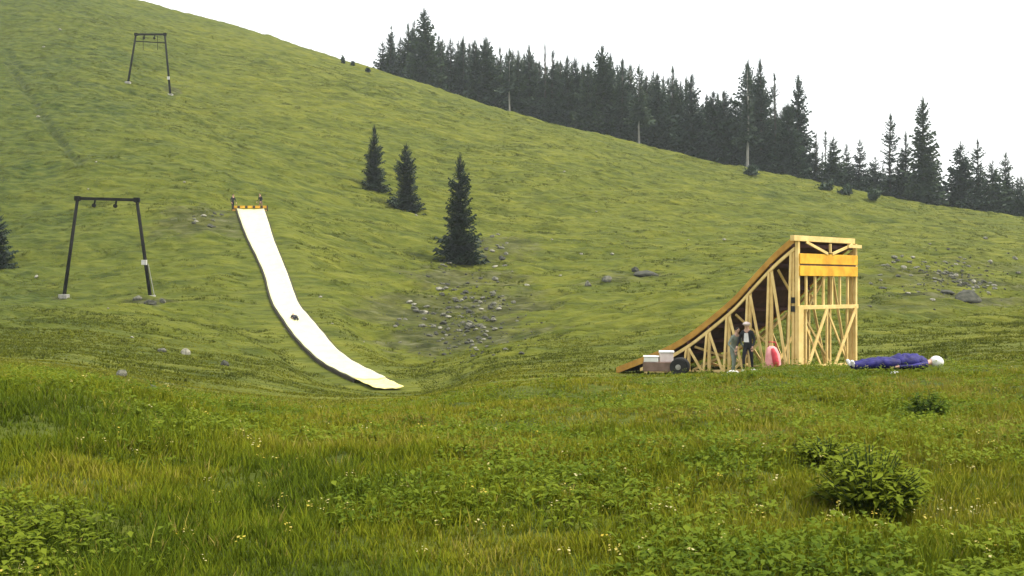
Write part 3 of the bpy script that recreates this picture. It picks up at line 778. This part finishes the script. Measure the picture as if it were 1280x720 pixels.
def standing(lean=0, ra=.15, la=.15, fl=.1, fr_=-.1):
    return dict(pelvis=(0, 0, .93), waist=(0, -.01, 1.10), chest=(0, -.02 - lean, 1.33), neck=(0, -.03 - lean, 1.50), head=(0, -.05 - lean * 1.2, 1.62),
        shoulder_l=(.18, -.02 - lean, 1.41), elbow_l=(.24 + la * .3, .01 - la * .3, 1.13), wrist_l=(.22 + la * .2, -.10 - la, .90), hand_l=(.22 + la * .2, -.13 - la, .82),
        shoulder_r=(-.18, -.02 - lean, 1.41), elbow_r=(-.24 - ra * .3, .01 - ra * .3, 1.13), wrist_r=(-.22 - ra * .2, -.10 - ra, .90), hand_r=(-.22 - ra * .2, -.13 - ra, .82),
        hip_l=(.10, 0, .88), knee_l=(.11, -.03 + fl, .48), ankle_l=(.12, .03 + fl, .08), toe_l=(.14, -.14 + fl, .035),
        hip_r=(-.10, 0, .88), knee_r=(-.11, -.03 + fr_, .48), ankle_r=(-.12, .03 + fr_, .08), toe_r=(-.14, -.14 + fr_, .035))
def ground(px, Y, dz=0):
    x = (px - 640) / F * Y; return Vector((x, Y, hz(x, Y) + dz))
# by the ramp
p1 = person('person', standing(.05, .25, .05), ('black', 'black', 'whitefab', 'skin'), 'person in black clothes and pale cap standing at the side of the ramp', ground(935, 38.6), R(-35), extra='cap')
MB().add([(-.07, -.165, 1.38), (.07, -.165, 1.38), (.10, -.145, 1.06), (-.10, -.145, 1.06), (-.05, -.12, 1.38), (.05, -.12, 1.38), (.08, -.09, 1.06), (-.08, -.09, 1.06)],
         [(0, 3, 2, 1), (4, 5, 6, 7), (0, 1, 5, 4), (2, 3, 7, 6), (1, 2, 6, 5), (0, 4, 7, 3)]).build('white_shirt_front', M['whitefab'], p1)
person('person', standing(.12, .3, .3), ('greyfab', 'greyfab', 'whitefab', 'skin'), 'person in grey-green clothes with dark hair standing left of the black-clad person', ground(917, 39.0), R(30), scale=.93)
# at the head of the slide
for px, mats, lab, s_, rz in ((291, ('black', 'black', 'black', 'skin'), 'person in dark clothes standing at left side of the slide top', 1.0, 40),
                   (326, ('black', 'brownbox', 'black', 'skin'), 'person with dark top standing at right side of the slide top', .98, -30)):
    g = Vector(((px - 640) / F * (SL0.y + 1.0), SL0.y + 1.0, 0)); g.z = max(SL0.z + .03, hz(g.x, g.y)) if px > 300 else hz(g.x, g.y)
    person('person', standing(.06, .2, .2), mats, lab, g, R(rz), scale=s_)
# rider on the slide, lying on the back, feet downhill
k = int(np.argmin(np.abs(SLV - 399)))
d = (SLC[k + 3] - SLC[k - 3]).normalized()
def lying(arm=.0, knee=.06):                    # along +y (feet), on the back, z up
    return dict(pelvis=(0, 0, .13), waist=(0, -.17, .135), chest=(0, -.40, .145), neck=(0, -.58, .15), head=(0, -.69, .17),
        shoulder_l=(.17, -.47, .13), elbow_l=(.24, -.20, .09 + arm), wrist_l=(.20, .04, .08 + arm), hand_l=(.19, .11, .07 + arm),
        shoulder_r=(-.17, -.47, .13), elbow_r=(-.24, -.20, .09 + arm), wrist_r=(-.20, .04, .08 + arm), hand_r=(-.19, .11, .07 + arm),
        hip_l=(.09, .05, .12), knee_l=(.11, .45, .12 + knee), ankle_l=(.10, .84, .07), toe_l=(.15, .90, .22),
        hip_r=(-.09, .05, .12), knee_r=(-.11, .45, .12 + knee), ankle_r=(-.10, .84, .07), toe_r=(-.15, .90, .22))
o = person('person', lying(), ('black', 'black', 'black', 'skin'), 'person in dark suit sliding on their back down the white slide', SLC[k] + Vector((-.1, 0, .0)), facing=(0, 0.2, 1))
q = d.to_track_quat('Y', 'Z'); o.rotation_euler = q.to_euler()
# person lying on the meadow right of the ramp
g1 = ground(1121, 21.6, .05)
o = person('person', lying(.0, .03), ('blue', 'blue', 'whitefab', 'skin'), 'person in blue suit and white helmet lying on the grass right of the ramp', g1, R(90), facing=(0, .25, 1), extra='helmet', scale=1.04)
o.location.z += .0; o.scale.z = .86
# clothing that bulks the suit
sb = MB()
def creased(b, pts, rads, n, seed):
    r = np.random.default_rng(seed); s0 = np.linspace(0, 1, len(pts)); s1 = np.linspace(0, 1, 26)
    P_ = np.stack([pchip(s0, [p[k] for p in pts], s1) for k in range(3)], 1); R_ = pchip(s0, rads, s1); k0 = len(b.v)
    b.tube([tuple(p) for p in P_], [float(q) for q in R_], n)
    for i in range(26):
        for k in range(n):
            v = np.array(b.v[k0 + i * n + k]); f = 1 + .16 * (math.sin(i * 1.3 + 2.1 * k + seed) * .5 + r.normal(0, .45)) * (.3 + .7 * math.sin(math.pi * i / 25))
            q = P_[i] + (v - P_[i]) * f; b.v[k0 + i * n + k] = (q[0], q[1], max(.0, q[2]))
    return b
creased(sb, [(0, .16, .12), (0, -.05, .155), (0, -.25, .165), (0, -.45, .14), (0, -.58, .13)], [.14, .19, .20, .17, .08], 16, 1); sb.build('suit_top', M['blue'], o, True)
for s_ in (-1, 1):
    creased(MB(), [(s_ * .09, 0, .13), (s_ * .10, .25, .15), (s_ * .11, .47, .14), (s_ * .10, .66, .11), (s_ * .10, .84, .08)], [.125, .13, .11, .095, .075], 12, 3 + s_).build('suit_leg', M['blue'], o, True)

# ------------------------------------------------------------------ things round the ramp
def sitter(px, Y, dz=0): return ground(px, Y, dz)
# hand cart with white crates at the foot of the ramp
g = ground(826, 40.2); e = empty('hand_cart', g, R(-8), label='hand cart with dark wheels parked at the low end of the ramp', cat='cart')
MB()._box(Vector((-.12, 0, .30)), 1.05, .75, .34).build('tray', M['brownbox'], e, bevel=.02)
for x in (.62,):
    for y in (-.36, .36):
        wl = MB().tube([(x, y - .07, .30), (x, y + .07, .30)], .30, 18).build('wheel', M['rubber'], e); MB().tube([(x, y - .085, .30), (x, y + .085, .30)], .10, 12).build('hub', M['concrete'], wl)
MB().bar((-.6, -.3, .28), (.75, -.3, .30), .06, .06).build('frame', M['steel'], e); MB().bar((-.6, .3, .28), (.75, .3, .30), .06, .06).build('frame', M['steel'], e)
for y in (-.3, .3): MB().bar((-.45, y, -.05), (-.45, y, .3), .06, .06).build('leg', M['steel'], e)
for x0, s_, h_, lab in ((-.36, .52, .22, 'white box on the left of the hand cart'), (.20, .5, .40, 'taller cream box on the middle of the hand cart')):
    q = g + Vector((x0, -.05, .472)); e2 = empty('box', q, R(-8), label=lab, cat='box')
    MB()._box(Vector((0, 0, h_ * .4)), s_, .5, h_ * .8).build('box_body', M['paint_white'] if x0 < 0 else M['pinkwhite'], e2, bevel=.02)
    MB()._box(Vector((0, 0, h_ * .9)), s_ + .06, .56, h_ * .2 - .004).build('lid', M['paint_white'] if x0 < 0 else M['whitefab'], e2, bevel=.02)
g = ground(851, 39.9); e = empty('spare_tyre', g, label='black tyre leaning on the ramp braces beside the hand cart', cat='tyre')
bt = MB(); n1, n2 = 22, 8; V = []; Fs = []
for i in range(n1):
    for j in range(n2):
        a, b_ = 2 * math.pi * i / n1, 2 * math.pi * j / n2; rr = .24 + .10 * math.cos(b_)
        V.append((rr * math.cos(a), .09 * math.sin(b_), .30 + rr * math.sin(a)))
for i in range(n1):
    for j in range(n2): Fs.append((i * n2 + j, ((i + 1) % n1) * n2 + j, ((i + 1) % n1) * n2 + (j + 1) % n2, i * n2 + (j + 1) % n2))
bt.add(V, Fs).build('tyre', M['rubber'], e, True)
MB().tube([(0, -.05, .30), (0, .05, .30)], .15, 14).build('rim', M['steel'], e)
# red bag
g = ground(967, 36.9); e = empty('bag', g, R(15), label='red bag with pink sides standing on the grass in front of the ramp', cat='bag')
b = MB(); V = []; Fs = []
for j, (z, rx, ry) in enumerate(((0, .26, .16), (.06, .30, .19), (.35, .29, .18), (.65, .25, .15), (.86, .17, .09), (.92, .08, .05))):
    for k in range(14):
        a = 2 * math.pi * k / 14; V.append((rx * math.cos(a) * (1 + .06 * math.sin(3 * a + j)) - .04 * j * .4, ry * math.sin(a), z - .04))
for j in range(5):
    for k in range(14): Fs.append((j * 14 + k, j * 14 + (k + 1) % 14, (j + 1) * 14 + (k + 1) % 14, (j + 1) * 14 + k))
b.add(V, Fs + [tuple(range(13, -1, -1)), tuple(range(70, 84))]).build('bag_body', M['pink'], e, True)
MB().tube([(.02, -.15, .10), (-.02, -.17, .35), (-.06, -.14, .62), (-.09, -.09, .80)], [.09, .11, .10, .05], 10).build('red_panel', M['red'], e, True)
MB().tube([(.10, 0, .78), (.07, 0, 1.0), (-.16, 0, 1.02), (-.20, 0, .80)], .022, 8).build('strap', M['red'], e, True)
# small white things in the grass
def lump(px, Y, sx, sy, sz, m, name, lab, cat, dz=0, seed=0):
    g = ground(px, Y, dz); r = random.Random(seed); b = MB(); b.ell((0, 0, sz * .35), sx, sy, sz, 12, 8)
    b.v = [(x * (1 + .22 * (r.random() - .5)), y * (1 + .22 * (r.random() - .5)), z * (1 + .25 * (r.random() - .5))) for x, y, z in b.v]
    o = b.build(name, M[m], None, True); o.location = g; o.rotation_euler.z = r.random() * 6; return tag(o, lab, cat)
lump(916, 37.6, .36, .22, .08, 'whitefab', 'cloth_bundle', 'flat cream bundle on the grass at the feet of the people by the ramp', 'bundle', seed=3)
lump(943, 37.4, .24, .18, .09, 'whitefab', 'cloth_bundle', 'smaller pale bundle just left of the red bag', 'bundle', seed=4)
lump(1119, 20.9, .13, .09, .06, 'whitefab', 'towel', 'small white cloth on the grass beside the lying person', 'towel', .0, seed=5)

# ------------------------------------------------------------------ rocks
def rock_mesh(seed, m, flat=.6):
    bm = bmesh.new(); bmesh.ops.create_icosphere(bm, subdivisions=3, radius=1); r = random.Random(seed)
    cuts = [(Vector((r.uniform(-1, 1), r.uniform(-1, 1), r.uniform(-.3, 1))).normalized(), r.uniform(.5, .85)) for _ in range(9)]
    for v in bm.verts:
        for n, d in cuts:
            k = v.co.dot(n) - d
            if k > 0: v.co -= n * k * .9
        v.co *= 1 + .05 * (r.random() - .5); v.co.z *= flat
    me = bpy.data.meshes.new('rock'); bm.to_mesh(me); bm.free(); me.materials.append(M[m]); return me
RM = {m: [rock_mesh(k * 7 + i, m, .5 + .08 * i) for i in range(4)] for k, m in enumerate(('rock', 'rock_dark', 'rock_pale'))}
rr_ = random.Random(21)
def rock(px, py, wpx, m, lab, group=None, asp=1.0, g=None, sink=.25):
    g = g or at(px, py); s_ = wpx / 2 / F * g.y
    o = bpy.data.objects.new('rock', rr_.choice(RM[m])); COL.objects.link(o)
    sl_ = (hz(g.x, g.y + .6) - hz(g.x, g.y - .6)) / 1.2
    o.scale = (s_, s_ * rr_.uniform(.6, .9), s_ * max(asp, .3) * 1.5); o.location = g + Vector((0, 0, s_ * asp * .3))
    o.rotation_euler = (math.atan(sl_) + rr_.uniform(-.15, .15), rr_.uniform(-.2, .2), rr_.uniform(-.3, .3))
    return tag(o, lab, 'rock', group)
rock(150, 470, 17, 'rock', 'grey rock with dark underside, lowest left of the loose rocks below the pylon', asp=.9)
rock(191, 492, 27, 'rock_dark', 'wide dark weathered rock in the grass below the other loose rocks', asp=.7)
rock(203, 440, 13, 'rock', 'small dark rock, left of a pair below the nearer pylon', asp=.9)
rock(233, 443, 14, 'rock_pale', 'small pale-topped rock, right of a pair below the nearer pylon', asp=.9)
rock(281, 457, 12, 'rock_dark', 'small dark rock right of the pair, towards the slide')
rock(172, 375, 12, 'rock', 'grey rock at left of the nearer pylon\'s right footing', asp=.9)
rock(186, 381, 20, 'rock_dark', 'dark rock in front of the nearer pylon\'s right footing', asp=.6)
rock(204, 379, 10, 'rock', 'grey rock right of the nearer pylon\'s right footing')
rock(808, 345, 40, 'rock_dark', 'long dark flat outcrop on the slope left of the ramp', asp=.28)
rock(793, 340, 12, 'rock_dark', 'small dark stone on the left end of the long flat outcrop')
rock(757, 351, 16, 'rock', 'grey rounded stone left of the long flat outcrop', asp=.7)
rock(735, 358, 10, 'rock', 'small grey stone farthest left of the long flat outcrop')
rock(1210, 373, 40, 'rock_dark', 'long dark ledge at the foot of the right-hand scree', asp=.16)
rock(1185, 366, 22, 'rock_dark', 'dark ledge at upper left of the long dark ledge', asp=.22)
RUB_V, RUB_F = [], []
def patch(n, cx, cy, sx, sy, lab, grp, lo, hi):
    for _ in range(n):
        px, py = rr_.gauss(cx, sx), rr_.gauss(cy, sy); m = rr_.choice(['rock', 'rock', 'rock', 'rock_dark', 'rock_dark', 'rock_pale'])
        wp = rr_.uniform(lo, hi)
        if wp > 5.2: rock(px, py, wp, m, lab, grp, rr_.uniform(.35, .65), sink=.35); continue
        g = at(px, py); s_ = wp / 2 / F * g.y; me = rr_.choice(RM['rock']); k = len(RUB_V)
        Mx = Matrix.Translation(g) @ Matrix.Rotation(rr_.uniform(-.4, .7), 4, 'X') @ Matrix.Rotation(rr_.random() * 6, 4, 'Z') @ Matrix.Diagonal((s_, s_ * .8, s_ * .9, 1))
        RUB_V.extend(tuple(Mx @ v.co) for v in me.vertices); RUB_F.extend(tuple(i + k for i in p.vertices) for p in me.polygons)
A = ('weathered grey stone among the many in the scree below the tallest slope spruce', 'stones of the scree below the spruces')
patch(95, 590, 382, 30, 15, *A, 2.5, 10); patch(95, 580, 420, 30, 15, *A, 2.5, 9); patch(16, 520, 398, 22, 9, *A, 4, 11); patch(16, 618, 318, 14, 20, *A, 4, 10); patch(8, 540, 340, 18, 14, *A, 3, 8)
B_ = ('weathered grey stone among the many in the scree at the right of the ramp', 'stones of the scree right of the ramp')
patch(70, 1180, 342, 26, 12, *B_, 2.5, 9); patch(46, 1215, 358, 24, 9, *B_, 2.5, 9); patch(16, 1120, 355, 18, 14, *B_, 4, 9); patch(8, 1240, 325, 20, 14, *B_, 4, 9)
patch(150, 585, 402, 36, 24, *A, 1.5, 4.5); patch(110, 1192, 350, 34, 14, *B_, 1.5, 4.5); patch(40, 560, 335, 40, 14, *A, 1.5, 4)
C_ = ('grey stone in the small rock patch left of the slide top', 'stones of the rock patch left of the slide top')
patch(12, 258, 273, 13, 5, *C_, 4, 10)
rb = MB().add(RUB_V, RUB_F).build('scree_rubble', M['rock_dark']); tag(rb, 'small dark rubble lying between the larger scree stones', 'rubble', kind='stuff')
D_ = ('small pale stone lying loose in the open hillside grass', 'loose pale stones on the hillside')
for px, py in ((55, 59), (75, 38), (48, 147), (120, 204), (231, 229), (110, 237), (45, 348), (135, 386), (365, 420), (455, 428), (690, 300), (727, 318), (745, 266), (765, 318), (705, 215), (640, 340), (905, 300), (860, 300), (700, 345), (165, 422), (355, 412), (400, 372), (415, 405), (520, 270)):
    rock(px, py, rr_.uniform(3, 6), 'rock_pale', *D_, asp=.6)

# ------------------------------------------------------------------ grass, herbs and flowers
SLP2 = [(p.x, p.y) for p in SLC]
def tufts(x, y, blades, hgt, wid, seed, tintbase, spread, lean=.5):
    """blades: per tuft; arrays of tuft centres -> vertices, triangles, tint (3 tris per blade)"""
    r = np.random.default_rng(seed); n = len(x); N = n * blades
    cx = np.repeat(x, blades); cy = np.repeat(y, blades); sp = np.repeat(spread, blades); h = np.repeat(hgt, blades) * r.uniform(.45, 1.15, N); wd = np.repeat(wid, blades) * r.uniform(.7, 1.3, N)
    a = r.uniform(0, 2 * np.pi, N); rad = sp * np.sqrt(r.random(N)); bx = cx + np.cos(a) * rad; by = cy + np.sin(a) * rad
    bz = height(bx, by) - .02
    az = a + r.normal(0, .7, N); le = h * lean * r.uniform(.2, 1.2, N); dx, dy = np.cos(az) * le, np.sin(az) * le
    th = r.uniform(0, np.pi, N); px, py = np.cos(th) * wd / 2, np.sin(th) * wd / 2
    z1 = bz + h * .55; z2 = bz + h * np.sqrt(np.clip(1 - (le / h) ** 2 * .35, .3, 1))
    V = np.stack([np.stack([bx - px, by - py, bz], 1), np.stack([bx + px, by + py, bz], 1),
                  np.stack([bx + dx * .35 + px * .8, by + dy * .35 + py * .8, z1], 1), np.stack([bx + dx * .35 - px * .8, by + dy * .35 - py * .8, z1], 1),
                  np.stack([bx + dx, by + dy, z2], 1)], 1).reshape(-1, 3)
    i = np.arange(N) * 5
    T = np.concatenate([np.stack([i, i + 1, i + 2], 1), np.stack([i, i + 2, i + 3], 1), np.stack([i + 3, i + 2, i + 4], 1)])
    tb = np.clip(np.repeat(tintbase, blades) + r.normal(0, .10, N), 0, 1)
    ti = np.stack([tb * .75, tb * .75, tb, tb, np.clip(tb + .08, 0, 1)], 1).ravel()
    return V, T, ti
def scatter(n, y0, y1, p, tw, seed):
    r = np.random.default_rng(seed); q = r.random(n)
    y = (y0 ** p + q * (y1 ** p - y0 ** p)) ** (1 / p) if p else y0 * (y1 / y0) ** q
    return r.uniform(-tw, tw, n) * (y + 2.0), y, r
# meadow grass in the foreground
x, y, r_ = scatter(72000, 3.0, 33, .35, .62, 5)
clump = fbm(x / 1.1, y / 1.1, 55, 3); broad = fbm(x / 5, y / 5, 66, 3)
keep = r_.random(len(x)) < .6 + .8 * clump
keep &= ~((np.abs(x - g1.x) < 1.1) & (np.abs(y - 21.3) < .8) & (r_.random(len(x)) < .6))
x, y, clump, broad = x[keep], y[keep], clump[keep], broad[keep]
hg = (.05 + .15 * clump ** 1.5) * (1 - .45 * sstep(13, 26, y)); hg *= np.where(r_.random(len(x)) < .08, 1.6, 1)
mid = fbm(x / 1.7, y / 1.3, 67, 3)
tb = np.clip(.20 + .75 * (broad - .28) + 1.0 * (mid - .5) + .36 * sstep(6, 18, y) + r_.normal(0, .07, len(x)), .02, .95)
tb = np.where(r_.random(len(x)) < .035, .95, tb)
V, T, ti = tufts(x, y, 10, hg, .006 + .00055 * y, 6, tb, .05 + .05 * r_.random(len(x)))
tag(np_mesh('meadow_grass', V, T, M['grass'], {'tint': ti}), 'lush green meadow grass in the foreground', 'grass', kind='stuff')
# tussocks on the hill
x, y, r_ = scatter(90000, 26, 210, 1.25, .58, 15); x2, y2, r2_ = scatter(95000, 24, 75, .9, .58, 17); x = np.concatenate([x, x2]); y = np.concatenate([y, y2])
cl = fbm((x + .22 * y) / 4, (y - .22 * x) / 1.6, 77, 3); so_ = soil(x, y)
keep = (r_.random(len(x)) < np.clip((cl - .30) * 3.0, .12, 1)) & (r_.random(len(x)) > so_ * .85) & (seg_dist(x, y, SLP2) > 1.9)
x, y, cl = x[keep], y[keep], cl[keep]
br = fbm(x / 18, y / 12, 88, 3)
tb = np.clip(.45 - .5 * deep(x, y) + 1.0 * (br - .5) + r_.normal(0, .13, len(x)), 0, 1)
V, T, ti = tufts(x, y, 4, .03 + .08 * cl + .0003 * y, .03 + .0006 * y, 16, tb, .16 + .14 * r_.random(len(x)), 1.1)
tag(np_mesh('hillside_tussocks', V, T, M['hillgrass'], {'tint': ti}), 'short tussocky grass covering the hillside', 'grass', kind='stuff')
x, y, r_ = scatter(9000, 40, 215, 1.3, .58, 18)
cl = fbm((x + .22 * y) / 7, (y - .22 * x) / 3, 79, 3); keep = (cl > .5) & (seg_dist(x, y, SLP2) > 2.2); x, y = x[keep], y[keep]
xs = np.repeat(x, 5) + r_.normal(0, .55, 5 * len(x)); ys = np.repeat(y, 5) + r_.normal(0, .14, 5 * len(y))
V, T, ti = tufts(xs, ys, 7, .10 + .12 * r_.random(len(xs)), .035 + .0004 * ys, 19, np.clip(.10 + r_.normal(0, .12, len(xs)), 0, .5), .16 + .1 * r_.random(len(xs)), 1.0)
tag(np_mesh('hillside_clumps', V, T, M['hillgrass'], {'tint': ti}), 'darker coarse grass clumps dotted over the hillside', 'grass', kind='stuff')
# broad-leaved herbs
def leaves(x, y, n_l, ln, wd, seed, tintbase, hmax, name, m, lab, cat):
    r = np.random.default_rng(seed); N = len(x) * n_l; cx, cy = np.repeat(x, n_l), np.repeat(y, n_l); L = np.repeat(ln, n_l) * r.uniform(.6, 1.3, N)
    a = r.uniform(0, 6.283, N); h = np.repeat(hmax, n_l) * r.random(N); bz = height(cx, cy) + h; el = r.uniform(-.2, .9, N)
    d = np.stack([np.cos(a) * np.cos(el), np.sin(a) * np.cos(el), np.sin(el)], 1); s_ = np.stack([-np.sin(a), np.cos(a), r.uniform(-.3, .3, N)], 1); W_ = (L * wd)[:, None]
    c0 = np.stack([cx + np.cos(a) * .02, cy + np.sin(a) * .02, bz], 1); c1 = c0 + d * (L * .5)[:, None]; c2 = c0 + d * L[:, None] - np.array([0, 0, .25]) * L[:, None]
    V = np.stack([c0, c1 + s_ * W_, c2, c1 - s_ * W_], 1).reshape(-1, 3); i = np.arange(N) * 4
    T = np.concatenate([np.stack([i, i + 1, i + 2], 1), np.stack([i, i + 2, i + 3], 1)])
    ti = np.repeat(np.clip(np.repeat(tintbase, n_l) + r.normal(0, .14, N) + .25 * (h / np.repeat(hmax, n_l) - .5), 0, 1), 4)
    return tag(np_mesh(name, V, T, M[m], {'tint': ti}), lab, cat, kind='stuff')
x, y, r_ = scatter(26000, 3.0, 26, .3, .62, 25)
k_ = r_.random(len(x)) < np.clip((fbm(x / 1.6, y / 1.6, 99, 3) - .38) * 5, 0, 1); x, y = x[k_], y[k_]
leaves(x, y, 10, .035 + .035 * r_.random(len(x)), .28, 26, .25 + .8 * fbm(x / 1.5, y / 1.5, 12, 2), .06 + .13 * r_.random(len(x)), 'meadow_herbs', 'herb', 'broad-leaved herbs mixed into the foreground meadow', 'herbs')
# wild flowers
x, y, r_ = scatter(900, 3.4, 24, .2, .6, 35)
k_ = fbm(x / 2.5, y / 2.5, 14, 2) > .45; x, y = x[k_], y[k_]
leaves(x, y, 5,   .010 + .010 * r_.random(len(x)), .5, 36, r_.random(len(x)) ** .6, np.full(len(x), .04), 'wild_flowers', 'petal', 'tiny yellow and white wild flowers in the meadow', 'flowers').location.z = .19

# leafy plants in the foreground
def plant(px, py, wpx, hpx, n, lab, seed, dark, leaf):
    g = at(px, py); W_, H_ = wpx / 2 / F * g.y, hpx / F * g.y; e = empty('leafy_plant', g, label=lab, cat='plant'); r = np.random.default_rng(seed)
    # arching stems each carrying long leaves
    V = []; T = []; ti = []
    st = MB()
    for s_ in range(n):
        a = r.uniform(0, 6.283); R_ = W_ * math.sqrt(r.random()) * .95; hh = H_ * (1 - .6 * (R_ / W_) ** 2) * r.uniform(.55, 1.0)
        p0 = Vector((math.cos(a) * R_ * .3, math.sin(a) * R_ * .3, -.03)); p2 = Vector((math.cos(a) * R_, math.sin(a) * R_, hh)); p1 = p0.lerp(p2, .5) + Vector((0, 0, hh * .22))
        st.tube([p0, p1, p2], [.006, .005, .003], 5)
        for q in range(9):
            f = .25 + .75 * q / 8; c = p0 * (1 - f) ** 2 + p1 * (2 * f * (1 - f)) + p2 * f * f
            az = a + r.normal(0, 1.1); el = r.uniform(-.35, .75); L = leaf * r.uniform(.6, 1.3)
            d = Vector((math.cos(az) * math.cos(el), math.sin(az) * math.cos(el), math.sin(el))); sd_ = Vector((-math.sin(az), math.cos(az), r.uniform(-.4, .4))) * L * .2
            i = len(V); V += [c, c + d * L * .45 + sd_, c + d * L - Vector((0, 0, L * .2)), c + d * L * .45 - sd_]; T += [(i, i + 1, i + 2), (i, i + 2, i + 3)]
            tt = min(1, max(0, dark + r.normal(0, .16) + .35 * (f - .5))); ti += [tt] * 4
    o = np_mesh('foliage', np.array([tuple(v) for v in V]), np.array(T), M['herb'], {'tint': np.array(ti)}); o.parent = e
    st.build('stem', M['stem_green'], e)
plant(1088, 648, 150, 100, 190, 'big bushy leafy plant at the lower right, dark underneath with bright top leaves', 3, .98, .085)
plant(1158, 526, 62, 40, 40, 'dark low bush in the meadow below the lying person', 4, .22, .10)
plant(1035, 575, 95, 36, 60, 'bright green leafy plant just behind the big bushy one', 5, 1.0, .07)
